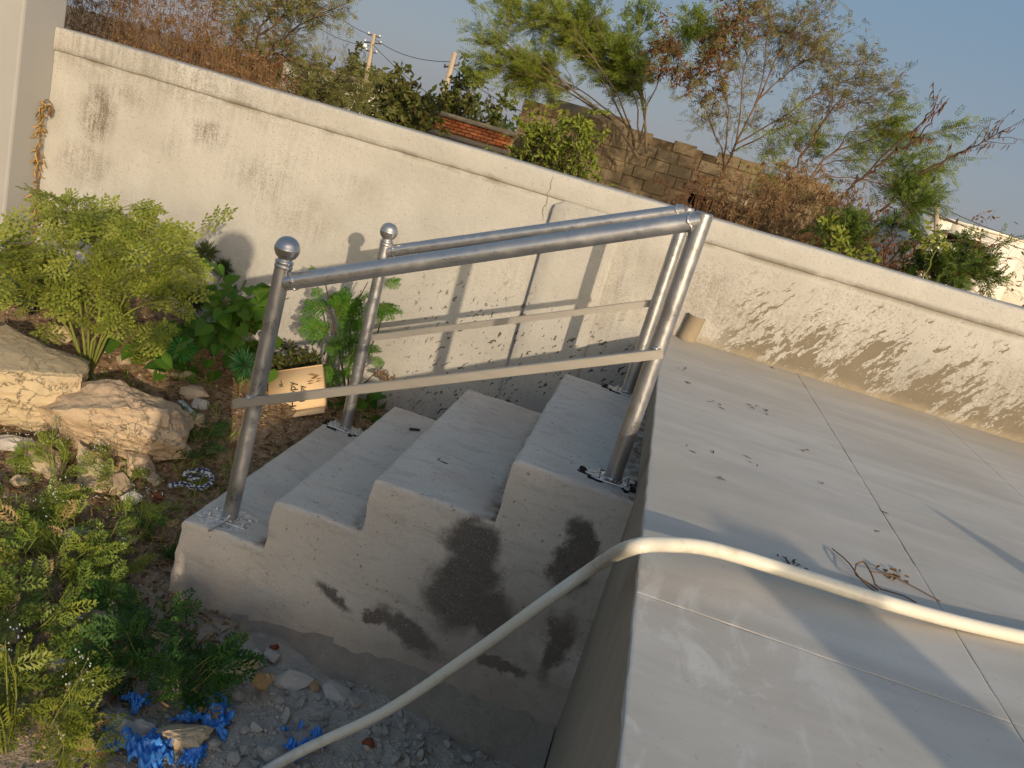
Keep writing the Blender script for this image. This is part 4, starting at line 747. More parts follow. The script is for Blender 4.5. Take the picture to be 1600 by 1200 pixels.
weed(30, 800, .18, .17, 46, M_PARTH, 'flowering weed at the left edge below the grey slab', 4, (.06, .11), 14)
weed(95, 745, .16, .16, 40, M_PARTH, 'white-flowered weed in front of the boulders', 5, (.05, .10), 20)
weed(190, 760, .11, .16, 26, M_PARTH, 'thin upright weed left of the striped rope', 6, (.05, .09), 12)
weed(205, 850, .05, .24, 16, M_PARTH, 'single tall yellowish weed stalk in front of the bare soil', 7, (.05, .09), 5)
weed(308, 705, .13, .11, 40, M_PARTHD, 'dark low weed right of the pinkish boulder', 8, (.06, .11))
weed(250, 860, .09, .08, 24, M_PARTHD, 'small dark weed by the left end of the lowest step', 9, (.05, .09))
weed(20, 985, .17, .15, 44, M_PARTH, 'weed surrounding the splintered wood chunk', 10, (.07, .13))
weed(110, 960, .12, .12, 30, M_PARTH, 'weed left of the ridged tan stone', 11, (.06, .11))
weed(30, 1165, .14, .28, 80, M_YWEED, 'tall yellow-green weed at the bottom-left corner', 12, (.06, .12), 4)
weed(95, 1190, .11, .18, 50, M_YWEED, 'yellowish weed next to the bottom-left corner plant', 13, (.05, .10))
weed(60, 1080, .14, .12, 34, M_PARTH, 'weed with small white flowers above the bottom-left corner plant', 14, (.07, .12), 8)
weed(150, 1060, .10, .10, 26, M_PARTH, 'low yellow-lit weed right of the whitish pointed stone', 15, (.06, .11))
weed(182, 675, .10, .10, 26, M_PARTH, 'sprawling weed growing over the pinkish boulder', 16, (.04, .08))
weed(165, 905, .09, .10, 24, M_PARTH, 'weed above the ridged tan stone beside bare soil', 19, (.05, .10))
weed(225, 985, .13, .14, 34, M_PARTHD, 'weed filling the gap between the big dark weed and the ridged tan stone', 21, (.07, .12))
weed(15, 1100, .14, .16, 40, M_YWEED, 'sunlit yellow-green weed at the left edge above the corner plant', 22, (.06, .11))
weed(390, 600, .08, .06, 18, M_PARTHD, 'low weed between the near handrail post and the box', 20, (.04, .08))

# feathery yellow-green bush by the wall
def oval(n_pairs, seed, ll=.30, lw=.17):
    rg = np.random.RandomState(seed); s_ = sprays(O0, XA, ZA, 1.0, n_pairs, ll, lw, .55, 'leaf', .25, rg, .15); e = leaves(np.array([[1., 0, -.15]]), XA, ZA, ll, lw)
    return [s_, e] + [c_ + (1,) for c_ in tubes(np.array([[[0, 0, 0], [.5, 0, -.04], [1., 0, -.15]]]), np.array([[.012, .010, .006]]), 3)]
def tripinnate(seed):
    rg = np.random.RandomState(seed); ch = oval(1, seed); ch = []; P = []; D = []; L = []
    for t in (.22, .42, .60, .78):
        for g in (-1, 1): P.append([t, 0, -.15 * t * t]); D.append([.75, g, rg.uniform(-.25, .1)]); L.append(.42 * (1 - .5 * t) * rg.uniform(.85, 1.15))
    P.append([.88, 0, -.12]); D.append([1, rg.normal(0, .1), -.25]); L.append(.22); P = np.array(P); D = unit(np.array(D)); L = np.array(L)
    for i in range(len(P)):
        ch.append(sprays(P[i:i + 1], D[i:i + 1], ZA, L[i], 3, .12 * (.8 + L[i]), .075, .5, 'leaf', .2, rg, .15)); ch.append(leaves(P[i:i + 1] + D[i:i + 1] * L[i], D[i:i + 1], ZA, .13, .08))
    return ch + [c_ + (1,) for c_ in tubes(np.stack([P, P + D * L[:, None] * .5, P + D * L[:, None]], 1), radii(len(P), 3, .006, .004), 3) + tubes(np.array([[[0, 0, 0], [.5, 0, -.04], [.88, 0, -.12]]]), np.array([[.012, .010, .006]]), 3)]
OV = [mesh_of(tripinnate(30 + i), [M_MOR, M_STEMG]) for i in range(5)]
def leafy(name, base, limbs, ydep, nleaf, meshes, label, seed, L, nt, r0=.007, cat='bush', droop=.1, matw=M_STEMG, sub=(.10, .24), lo=.25, spread=.25):
    rg = np.random.RandomState(seed); t = empty(name, base, label, cat); ps = []
    for l in limbs:
        q = [aty(u, v, ydep + rg.normal(0, .02) + spread * rg.uniform(-1, 1) * (i / len(l))) for i, (u, v) in enumerate(l)]; q[0] = np.array(base) - [0, 0, .02]; ps.append(resample(q, 9))
    ps = np.array(ps); tw_ = spawn(ps, nt, sub, (25, 65), (0, 0, .25), 9, .12, .03, rg, .3, 1.0)
    mk('stem', tubes(ps, radii(len(ps), 9, r0, r0 * .3), 5) + tubes(tw_, radii(nt, 9, r0 * .35, r0 * .15), 4), matw, t); al = np.concatenate([ps, tw_, tw_])
    o, d, _, _ = sample(al, nleaf, rg, lo, 1.0)
    for i in range(nleaf):
        dd = d[i] * .35 + rg.normal(0, .7, 3) * [1, 1, .45] + [0, 0, -.02]; put_leaf(t, meshes[i % len(meshes)], o[i], dd, np.array([.1, -.7, .8]) + rg.normal(0, .4, 3), rg.uniform(*L))
    return t
b0 = gp(138, 585)
leafy('feathery_bush', b0, [[(138, 585), (135, 480), (95, 390), (78, 315)], [(138, 585), (160, 450), (150, 370), (190, 325)], [(138, 585), (180, 470), (230, 410), (288, 395)], [(138, 585), (95, 470), (35, 405), (-12, 385)], [(138, 585), (165, 520), (215, 480), (262, 470)], [(138, 585), (110, 520), (70, 470), (50, 440)], [(138, 585), (120, 430), (110, 350), (125, 310)], [(138, 585), (205, 440), (215, 380), (228, 350)], [(138, 585), (150, 520), (200, 540), (225, 520)]], b0[1], 200, OV, 'bright yellow-green feathery bush by the wall behind the boulders', 47, (.105, .175), 95, .006, sub=(.05, .14))
# heart-leaved climber in the shade of the bush
def heart(seed):
    rg = np.random.RandomState(seed); h = np.array([[0, 0], [-.14, .20], [-.10, .40], [.12, .52], [.42, .47], [.75, .24], [1.0, 0]]); v = [(x, y, .25 * abs(y) - .12 * x * x + rg.normal(0, .01)) for x, y in h] + [(x, -y, .25 * abs(y) - .12 * x * x + rg.normal(0, .01)) for x, y in h[1:-1]]
    return [(np.array(v), np.array([[0, 6, 5, 4, 3, 2, 1]])), (np.array(v), np.array([[0, 7, 8, 9, 10, 11, 6]]))]
HT = [mesh_of(heart(i), [M_VINE]) for i in range(4)]
def climber(name, px, n, label, seed, L=(.05, .09), up=.5, h=.0, cat='climber', yd=None, sc=(28, 22)):
    rg = np.random.RandomState(seed); b = gp(*px[0]); t = empty(name, b, label, cat); path = resample([gp(*q) + [0, 0, .01] for q in px] if yd is None else [b] + [aty(u, v, yd) for u, v in px[1:]], 24)
    tw_ = spawn(path[None], n, (.05, .16 + h), (30, 80), (0, -.2, up), 5, .2, .02, rg, .0, 1.0); mk('vine', tubes(path[None], radii(1, 24, .004, .002), 4) + tubes(tw_, radii(n, 5, .0016, .001), 3), M_STEMG, t)
    for i in range(n): put_leaf(t, HT[i % 4], tw_[i, -1], np.array([0, -.6, -.35]) + rg.normal(0, .55, 3), np.array([0, -.8, .8]) + rg.normal(0, .4, 3), rg.uniform(*L))
    return t
yv = gp(335, 600)[1]
climber('heart_leaf_climber', [(330, 605), (300, 560), (320, 500), (360, 470), (390, 500)], 95, 'dark heart-leaved climber between the yellow bush and the near handrail post', 51, (.045, .085), .3, .06, yd=yv + .05)
climber('heart_leaf_climber', [(285, 600), (262, 580), (240, 560), (225, 555)], 22, 'pale heart-leaved climber at the foot of the yellow bush', 52, (.05, .08), .3)
climber('heart_leaf_climber', [(372, 590), (385, 560), (392, 520), (388, 480)], 48, 'dark climber hugging the far side of the near handrail post', 55, (.04, .07), .3, yd=yv + .12)
climber('heart_leaf_climber', [(580, 640), (620, 632), (660, 640), (695, 648)], 26, 'dark creeping vine on the ground behind the second step', 53, (.05, .08), .5)
climber('heart_leaf_climber', [(530, 650), (560, 645), (590, 640)], 18, 'dark vine around the foot of the far handrail post', 54, (.05, .08), .4)
# bristly tufts
def tuft(u, v, yd, r, label, seed, mat, n=420, stem=True):
    rg = np.random.RandomState(seed); c = aty(u, v, yd); base = np.array([c[0] + rg.normal(0, .03), yd, float(gz(c[0], yd))]); t = empty('bristly_weed', base, label, 'bristly weed')
    mk('stem', tube(resample([base, (base + c) / 2 + rg.normal(0, .02, 3), c], 8), .002, 4), M_STEMG, t); d = unit(rg.normal(size=(n, 3)) + [0, -.2, .25]); ll = r * rg.uniform(.6, 1.05, n)
    mk('bristles', [strips(np.tile(c, (n, 1)) + d * r * .12, d + rg.normal(0, .1, d.shape), rg.normal(size=(n, 3)), ll, .0045)], mat, t)['kind'] = 'stuff'
tuft(322, 396, 1.50, .07, 'dark bristly seed head standing highest against the wall', 1, M_NEEDLED); tuft(350, 420, 1.52, .06, 'bristly seed head just below the highest one', 2, M_NEEDLED, 300)
tuft(285, 546, yv - .05, .07, 'pale green bristly ball in front of the dark climber', 3, M_NEEDLE); tuft(382, 570, yv - .02, .075, 'green bristly tuft beside the near handrail post', 4, M_NEEDLE)
tuft(344, 490, yv + .1, .075, 'green bristly tuft in the middle of the dark climber', 5, M_NEEDLE); tuft(300, 470, yv + .15, .08, 'dusky bristly tuft right of the yellow bush', 6, M_NEEDLED); tuft(365, 510, yv + .1, .085, 'dusky bristly tuft at the upper right of the dark climber', 7, M_NEEDLED)
tuft(38, 460, 1.25, .08, 'bristly green tuft over the navy tarpaulin', 8, M_NEEDLE); tuft(5, 408, 1.3, .07, 'bristly green tuft at the left edge above the tarpaulin', 9, M_NEEDLE); tuft(262, 520, yv, .06, 'small bristly tuft at the right foot of the yellow bush', 10, M_NEEDLE)
# young tree with fan-like feathery fronds behind the far post
def frond(seed):
    rg = np.random.RandomState(seed); ch = []; ra = np.array([[0, 0, 0], [.25, 0, .02], [.5, 0, .0]]); P = []; D = []
    for t in np.linspace(.1, .5, 5):
        for g in (-1, 1): P.append([t, 0, .01]); D.append([1.0 - .4 * (1 - t), g * (.80 - .9 * t), -.18 + rg.normal(0, .05)])
    P.append([.5, 0, 0]); D.append([1, .12, -.2]); P = np.array(P); D = unit(np.array(D)); L = np.array([.36 + .17 * math.sin(3.1 * (i // 2) / 5.5 + .5) for i in range(len(P))])
    for i in range(len(P)): ch.append(sprays(P[i:i + 1], D[i:i + 1], ZA, L[i], 11, .105, .046, .55, 'strip', .35, rg, .10))
    return ch + [c_ + (1,) for c_ in tubes(np.stack([P, P + D * L[:, None] * .5 - [0, 0, .01], P + D * L[:, None] - np.array([0, 0, .12]) * L[:, None]], 1), radii(len(P), 3, .006, .003), 3) + tubes(ra[None], radii(1, 3, .012, .008), 3)]
FR = [mesh_of(frond(i), [M_LEUC, M_STEMG]) for i in range(4)]
lb_ = gp(546, 640); yl = max(1.2, lb_[1]); lb_ = np.array([aty(546, 640, yl)[0], yl, float(gz(aty(546, 640, yl)[0], yl))])
leu = empty('feathery_sapling', lb_, 'fresh green sapling with fan-like feathery fronds behind the far handrail post', 'sapling')
st_ = [resample([lb_ - [0, 0, .02]] + [aty(u, v, yl) for u, v in q], 10) for q in (((535, 575), (520, 500), (510, 450), (505, 425)), ((545, 560), (552, 490), (575, 440)), ((555, 590), (590, 520), (600, 470)), ((530, 600), (505, 560)), ((560, 610), (600, 570)))]
mk('stem', tubes(np.array(st_), radii(len(st_), 10, .006, .002), 6), M_DKTWIG, leu); rg = np.random.RandomState(8)
def fz(a, b): return 380 + a / 4.706, 420 + b / 4.706
for a, b, c_, d_, s_ in ((640, 295, 395, 262, 1.), (620, 200, 722, 205, .9), (600, 190, 480, 160, .8), (650, 455, 385, 392, 1.1), (650, 450, 440, 470, 1.), (690, 385, 800, 165, 1.), (760, 335, 885, 225, 1.), (730, 300, 640, 215, .8), (1000, 250, 1150, 335, 1.), (1030, 110, 1172, 82, .9), (985, 260, 1045, 340, .8), (700, 420, 860, 430, 1.), (690, 520, 850, 560, 1.), (700, 500, 600, 640, .9), (720, 300, 830, 290, 1.),
                         (700, 640, 570, 690, .9), (700, 660, 820, 700, .9), (640, 700, 560, 840, .9), (650, 720, 690, 870, .9), (700, 760, 800, 760, .8), (940, 650, 1045, 720, .8), (900, 560, 950, 620, .6), (600, 850, 500, 882, .8), (640, 960, 580, 1075, .9), (690, 980, 640, 1100, .9), (700, 940, 780, 1010, .8), (540, 30, 480, -20, .5), (690, 350, 700, 260, .8), (760, 440, 700, 340, .9), (810, 470, 860, 380, .9), (740, 560, 660, 560, .8), (780, 600, 880, 650, .8)):
    A = aty(*fz(a, b), yl + rg.uniform(-.06, .06)); B = aty(*fz(c_, d_), yl + rg.uniform(-.14, .05)); Lf = np.linalg.norm(B - A) * .98; put_leaf(leu, FR[rg.randint(4)], A, B - A, np.array([0, -.85, .55]) + rg.normal(0, .15, 3), Lf, 'frond')
# withered creeper on the pillar corner
cp_ = empty('withered_creeper', aty(42, 372, 1.58), 'withered yellow creeper hanging down the corner of the pillar and the wall', 'creeper'); rg = np.random.RandomState(9)
pa = resample([aty(u, v, 1.585) + [.045, -.012, 0] for u, v in ((40, 385), (46, 330), (48, 290), (50, 240), (54, 200), (55, 165), (62, 152), (70, 158), (68, 170))], 40); mk('vine', tubes(pa[None], radii(1, 40, .004, .0022), 5), M_TWIG, cp_)
o, d, _, _ = sample(pa[None], 150, rg, 0, .72); kk = leaf_mat('withered_yellow_leaf', [lin(158, 126, 72), lin(178, 148, 96), lin(124, 96, 56)], .2, .8, .1)
mk('withered_leaf', [leaves(o + rg.normal(0, .008, o.shape), np.array([0, -.3, -.9]) + rg.normal(0, .5, o.shape), rg.normal(size=o.shape) + [.3, -1, 0], rg.uniform(.02, .055, 150), rg.uniform(.005, .012, 150), .5)], kk, cp_); o2, _, _, _ = sample(pa[None], 14, rg, .9, 1.0); mk('withered_leaf', [leaves(o2, np.array([0, -.2, -1.]) + rg.normal(0, .3, o2.shape), rg.normal(size=o2.shape) + [.3, -1, 0], .03, .012, .5)], M_DRY, cp_)
# low dry plant behind the box, dead twig at the wall foot
def bushlet(name, u, v, yd, n, nt, L, ml, mw, label, seed, ll=(.02, .04), lw=.012, cat='shrub', up=.7, spread=.6):
    rg = np.random.RandomState(seed); c = aty(u, v, yd); b = np.array([c[0], yd, float(gz(c[0], yd))]); b[2] = min(b[2], c[2]); t = empty(name, b, label, cat); d = unit(rg.normal(0, spread, (n, 3)) + [0, 0, up]); d[:, 2] = np.abs(d[:, 2]); st = rg.uniform(*L, n)[:, None] / 5; out = [np.tile(c, (n, 1))]
    for _ in range(5): d = unit(d + rg.normal(0, .22, d.shape)); out.append(out[-1] + d * st)
    ps = np.stack(out, 1); tw_ = spawn(ps, nt, (L[0] * .3, L[0] * .8), (20, 70), (0, 0, .2), 4, .25, .05, rg)
    mk('stem', tubes(ps, radii(n, 6, .003, .0012), 4) + tubes(tw_, radii(nt, 4, .0013, .0008), 3), mw, t); o, dd, _, _ = sample(np.concatenate([tw_]), nt * 5, rg, .1, 1)
    mk('foliage', [leaves(o, dd * .5 + rg.normal(0, .7, o.shape), rg.normal(size=o.shape) + [0, -.4, .8], rg.uniform(*ll, len(o)), lw, .2)], ml, t)['kind'] = 'stuff'; return t
bushlet('dry_shrub', 455, 575, 1.45, 16, 90, (.08, .17), M_DKBUSH, M_TWIG, 'small scrubby plant behind the cardboard box', 61)
bushlet('dead_weed', 608, 600, 1.5, 6, 14, (.05, .1), M_DRY, M_TWIGR, 'dead brown weed at the foot of the wall behind the far post', 62, (.015, .03), .006)
bushlet('dry_shrub', 30, 470, .95, 10, 50, (.12, .25), M_DKBUSH, M_TWIG, 'scrubby twigs over the navy tarpaulin at the left edge', 63)
# dry straw, bark and small green shoots over the soil
def onground(n, x0, x1, y0, y1, rg): X = rg.uniform(x0, x1, n); Y = rg.uniform(y0, y1, n); return np.stack([X, Y, gzn(X, Y) + .004], 1)
rg = np.random.RandomState(77); o = onground(5200, -2.7, -.95, -.7, 1.5, rg); o[:, 2] += .010 * rg.rand(len(o)); d = rg.normal(0, 1, o.shape) * [1, 1, .14]
tag(mk('straw', [strips(o, d, np.tile([0, -.2, 1.], (len(o), 1)), rg.uniform(.015, .075, len(o)), rg.uniform(.0018, .005, len(o)))], M_STRAW), 'dry straw and chaff strewn over the soil left of the steps', 'straw', kind='stuff')
o = onground(1500, -2.1, -1.0, -.1, 1.5, rg); d = rg.normal(0, 1, o.shape) * [1, 1, .25]; tag(mk('dead_leaves', [leaves(o, d, np.tile([0, 0, 1.], (len(o), 1)) + rg.normal(0, .4, o.shape), rg.uniform(.008, .034, len(o)), rg.uniform(.003, .010, len(o)), .4)], M_DRY), 'brown dead leaves and bark chips on the bare soil by the first step', 'dead leaves', kind='stuff')
o = onground(3800, -2.9, -.98, -.6, 1.5, rg); d = rg.normal(0, 1, o.shape) * [1, 1, .3]; chn = leaves(o, d, np.tile([0, 0, 1.], (len(o), 1)) + rg.normal(0, .5, o.shape), rg.uniform(.012, .055, len(o)), rg.uniform(.005, .016, len(o)), .35)
kb = leaf_mat('bark_chip', [lin(176, 146, 110), lin(120, 92, 66), lin(84, 62, 46), lin(150, 124, 94), lin(100, 78, 58)], .1, .9, .1); tag(mk('bark_chips', [chn], kb), 'bark chips and dry leaf litter covering the soil around the weeds', 'bark chips', kind='stuff')
cl = rg.uniform(0, 1, (170, 2)); C_ = onground(170, -2.9, -1.1, -.9, .9, rg); C_ = C_[(C_[:, 0] < -1.42) | (C_[:, 1] < -.1)]; n = len(C_) * 26; o = np.repeat(C_, 26, 0) + rg.normal(0, .03, (n, 3)) * [1, 1, 0]; o[:, 2] = gzn(o[:, 0], o[:, 1]) - .002; d = rg.normal(0, .6, o.shape) + [0, 0, .8]
tag(mk('low_grass', [strips(o, d, rg.normal(size=o.shape), rg.uniform(.02, .075, n), rg.uniform(.003, .008, n))], M_PARTH), 'short green grass and seedlings between the weeds', 'grass', kind='stuff')
for sx in range(2):
    o = onground(500, *((-1.05, -.25, -.75, -.28) if sx == 0 else (-1.4, -.95, -.6, -.1)), rg); 
    if sx == 0: o = o[rg.rand(len(o)) < .4]
    d = rg.normal(0, .8, o.shape) * [1, 1, .5] + [0, 0, .25]; tag(mk('low_grass', [strips(o, d, rg.normal(size=o.shape), rg.uniform(.012, .045, len(o)), .0025)], M_PARTHD if sx else M_STRAW), ['thin dry blades among the gravel stones below the steps', 'short dark blades around the big dark weed'][sx], 'grass', kind='stuff')
# ------------------------------------------------------------------ beyond the wall: masonry
def far_box(x0, x1, y0, y1, z0, z1): return box(x0, x1, y0, y1, z0, z1)
YB = 11.0; bw = empty('block_wall', (2.5, YB, -1.05), 'brown mud-block wall of a roofless ruin beyond the boundary wall', 'wall')
def bz(u, v): return float(aty(u, v, YB)[2])
def bxp(u, v): return float(aty(u, v, YB)[0])
xl, xr = bxp(812, 190), bxp(1296, 320); ztop = (bz(840, 153) + bz(1000, 205) + bz(1100, 238)) / 3
bm_ = []
for i in range(5):
    rg = np.random.RandomState(200 + i); bm = bmesh.new(); v, f = box(-.5, .5, -.08, .08, -.5, .5); vs = [bm.verts.new(q + rg.normal(0, .010, 3) * [1, .3, 1]) for q in v]
    for q in f: bm.faces.new([vs[j] for j in q])
    bmesh.ops.bevel(bm, geom=bm.edges[:], offset=.012, segments=1, affect='EDGES'); me = bpy.data.meshes.new('block'); bm.to_mesh(me); bm.free(); me.materials.append(M_BLOCK); bm_.append(me)
rg = np.random.RandomState(31); BL, BH = .34, .165; rows = int((ztop + 1.05) / BH); seen0 = -.2
hole = (bxp(1078, 300), bxp(1165, 325), bz(1120, 322) - .25, bz(1085, 293) - .02)
mk('mortar_core', [box(xl + .02, hole[0], YB - .10, YB + .2, -1.1, ztop - .04), box(hole[1], xr, YB - .10, YB + .2, -1.1, ztop - .10), box(hole[0] - .001, hole[1] + .001, YB - .099, YB + .199, hole[3], ztop - .06), box(hole[0] - .001, hole[1] + .001, YB - .099, YB + .199, -1.1, hole[2])], M_MORTAR, bw)
mk('lintel', [box(hole[0] - .12, hole[1] + .12, YB - .135, YB - .101, hole[3] - .03, hole[3] + .05)], M_CONC, bw); mk('dark_recess', [box(hole[0] - .05, hole[1] + .05, YB + .22, YB + .26, hole[2] - .1, hole[3] + .1)], M_DARK, bw)
zz = ztop
for r in range(rows):
    zc = ztop - BH * (r + .5); x = xl - (BL / 2 if r % 2 else 0)
    if zc < seen0 - .3: break
    while x < xr:
        w = BL * rg.uniform(.9, 1.1); xa, xb = max(x, xl), min(x + w, xr); x += w
        if xb - xa < .08: continue
        if r == 0 and rg.rand() < .22 and (xa - xl) > 1: continue
        if (xa + xb) / 2 > hole[0] and (xa + xb) / 2 < hole[1] and hole[2] < zc < hole[3]: continue
        inst(bm_[rg.randint(5)], 'block', ((xa + xb) / 2, YB - .035 + rg.uniform(-.012, .008), zc + rg.normal(0, .006)), (0, rg.normal(0, .008), rg.normal(0, .012)), (xb - xa - .008, 1, BH - .008), bw)
# cross wall of the ruin, seen over the top of the front wall
xa = bxp(812, 170); cw = mk('back_wall', [box(xa, xa + 1.5, YB + 2.2, YB + 2.4, -1.1, ztop + .22)], M_BLOCK, bw)
# brick shed
YS = 17.0
def sp_(u, v): return aty(u, v, YS)
s0, s1 = sp_(677, 180), sp_(799, 216); sx0, sx1 = float(s0[0]), float(s1[0]); sz = float((sp_(677, 177)[2] + sp_(800, 213)[2]) / 2)
shed = empty('brick_shed', ((sx0 + sx1) / 2, YS, -1.05), 'small red brick shed with a flat concrete roof slab behind the wall', 'shed')
mk('mortar_core', [box(sx0 + .01, sx1 - .01, YS + .02, YS + 1.6, -1.1, sz)], M_BMORT, shed); mk('roof_slab', [box(sx0 - .10, sx1 + .10, YS - .12, YS + 1.8, sz, sz + .10)], M_CONC, shed)
zb = float((sp_(668, 203)[2] + sp_(797, 240)[2]) / 2); mk('concrete_band', [box(sx0 - .015, sx1 + .015, YS - .045, YS + .05, zb - .06, zb + .05)], M_CONC, shed)
bme = bpy.data.meshes.new('brick'); bm = bmesh.new(); v, f = box(-.5, .5, -.05, .05, -.5, .5); vs = [bm.verts.new(q) for q in v]
for q in f: bm.faces.new([vs[j] for j in q])
bmesh.ops.bevel(bm, geom=bm.edges[:], offset=.02, segments=1, affect='EDGES'); bm.to_mesh(bme); bm.free(); bme.materials.append(M_BRICK); bh, bl2 = .072, .185
for r in range(20):
    zc = sz - bh * (r + .5) - .004
    if zc < zb - .36: break
    if zb - .06 - bh / 2 < zc < zb + .05 + bh / 2: continue
    x = sx0 - (bl2 / 2 if r % 2 else 0)
    while x < sx1 - .02:
        xa, xb = max(x, sx0), min(x + bl2, sx1); x += bl2
        if xb - xa > .04: inst(bme, 'brick', ((xa + xb) / 2, YS + rg.uniform(-.006, .006), zc), (0, 0, 0), (xb - xa - .014, 1, bh - .014), shed)
# white building at the right
YH = 24.0; h0, h1 = aty(1462, 340, YH), aty(1594, 376, YH); hz = float((h0[2] + h1[2]) / 2); hx0, hx1 = float(h0[0]), float(aty(1580, 430, YH)[0]) 
hb = empty('white_building', ((hx0 + hx1) / 2, YH, -1.05), 'plain white flat-roofed building beyond the trees at right', 'building')
wx = (float(aty(1487, 352, YH)[0]), float(aty(1530, 372, YH)[0])); wz = float(aty(1505, 372, YH)[2])
mk('wall', [box(hx0, wx[0], YH, YH + 6, -1.1, hz), box(wx[1], hx1, YH, YH + 6, -1.1, hz), box(wx[0], wx[1], YH + .001, YH + .3, wz + .02, hz - .001), box(wx[0], wx[1], YH + .001, YH + .3, -1.1, wz - .22)], M_WHITEB, hb)
wf = mk('window', [box(wx[0], wx[1], YH + .25, YH + .3, wz - .22, wz + .02)], M_DARK, hb); mk('sunshade', [box(wx[0] - .15, wx[1] + .15, YH - .35, YH - .002, wz + .02, wz + .09)], M_WHITEB, hb)
mk('parapet', [box(hx0 - .05, hx1 + .05, YH - .06, YH + .2, hz, hz + .07)], M_WHITEB, hb); mk('side_wing', [box(hx1 + .02, hx1 + 4, YH + 2.5, YH + 7, -1.1, hz - .05)], M_WHITEB, hb)
sr = empty('sheet_roof_shed', tuple(aty(1440, 345, YH + 1)), 'blue-grey sheet-roofed lean-to left of the white building', 'shed'); a_, b_ = aty(1428, 356, YH + 1), aty(1462, 345, YH + 1)
mk('roof_sheet', [(np.array([[a_[0], YH, a_[2] - .05], [hx0 - .05, YH, a_[2] - .05], [hx0 - .05, YH + 3, b_[2] + .25], [a_[0], YH + 3, b_[2] + .25], [a_[0], YH, a_[2] - .1], [hx0 - .05, YH, a_[2] - .1], [hx0 - .05, YH + 3, b_[2] + .2], [a_[0], YH + 3, b_[2] + .2]]), BOXF)], M_SHEET, sr); mk('wall', [box(a_[0] + .1, hx0 - .06, YH + .2, YH + 2.8, -1.1, a_[2] - .1)], M_WHITEB, sr)
# pale low house far left
q0, q1 = aty(500, 110, 30), aty(572, 150, 30); ph = empty('pale_house', (q0[0], 30, -1.05), 'pale low house half hidden behind the bushes left of the poles', 'house')
mk('wall', [box(q0[0] - 1.5, q1[0], 30, 34, -1.1, q0[2])], M_WHITEB, ph); mk('roof_slab', [box(q0[0] - 1.7, q1[0] + .2, 29.8, 34.2, q0[2], q0[2] + .12)], M_CONC, ph); mk('window', [box(q0[0] - .6, q0[0] + .3, 29.97, 29.999, q0[2] - 1.1, q0[2] - .5)], M_DARK, ph)
# power poles and wires
def pole(u0, v0, u1, v1, y, w, label, arms, lamp=False):
    a, b = aty(u0, v0, y), aty(u1, v1, y); t = unit(a - b); b = b + t * ((-1.1 - b[2]) / t[2]); p = empty('power_pole', tuple(b), label, 'power pole'); mk('shaft', [beam(b, a, w, w * .8, (0, 1, 0))], M_POLE, p)
    for f, L, dz in arms:
        c = a + (b - a) * f; arm = mk('crossarm', [beam(c - [L / 2, -.0, dz], c + [L / 2, 0, dz], .05, .05)], M_IRON, p)
        for s_ in (-.46, .46): e = c + np.array([L * s_, 0, dz * 2 * s_ + .02]); mk('insulator', [lathe([(.02, 0), (.035, .02), (.018, .035), (.035, .055), (.015, .085), (.001, .09)], e, (0, 0, 1), 8)], M_LAMP if lamp else M_IRON, arm)
    if lamp:
        c = a + (b - a) * .14; mk('lamp', [lathe([(.03, 0), (.09, -.05), (.10, -.15), (.001, -.18)], c + np.array([-.28, -.1, .1]), (0, 0, 1), 10)], M_LAMP, p)
    return a, b
A1, B1 = pole(585, 53, 571, 130, 34, .15, 'concrete power pole with white insulators, left of the two', [(.02, .55, .0), (.09, .75, .05), (.18, .5, 0)], True)
A2, B2 = pole(711, 82, 689, 166, 27, .16, 'leaning concrete pole right behind the brick shed', [(.12, .5, .1)])
A3, B3 = pole(1464, 318, 1462, 372, 20, .09, 'small power pole in front of the white building', [(.10, 1.05, -.03)])
def wire(a, b, sag, name, label, r=.012):
    p = np.array([a * (1 - t) + b * t - [0, 0, sag * 4 * t * (1 - t)] for t in np.linspace(0, 1, 16)]); tag(mk('overhead_wire', tubes(p[None], radii(1, 16, r, r), 4), M_WIRE), label, 'wire', 'overhead wires')
wire(A1 + [0, 0, -.1], aty(470, -40, 40), .4, '', 'upper overhead wire running left from the insulator pole'); wire(A1 + [0, 0, -.5], aty(460, 10, 40), .4, '', 'lower overhead wire running left from the insulator pole'); wire(A1 + [.1, 0, -.2], A2 + [0, 0, -.3], .25, '', 'overhead wire between the two concrete poles'); wire(A1 + [0, 0, -.4], aty(675, 150, 26), .1, '', 'service wire slanting down from the insulator pole to the bushes')
wire(A2 + [.1, 0, -.5], aty(860, 190, 24), .2, '', 'overhead wire running right from the leaning pole'); wire(A3 + [.4, 0, -.1], aty(1720, 400, 22), .15, '', 'upper overhead wire at the right of the small pole', .010); wire(A3 + [-.4, 0, -.1], aty(1720, 415, 24), .25, '', 'lower overhead wire at the right of the small pole', .010)

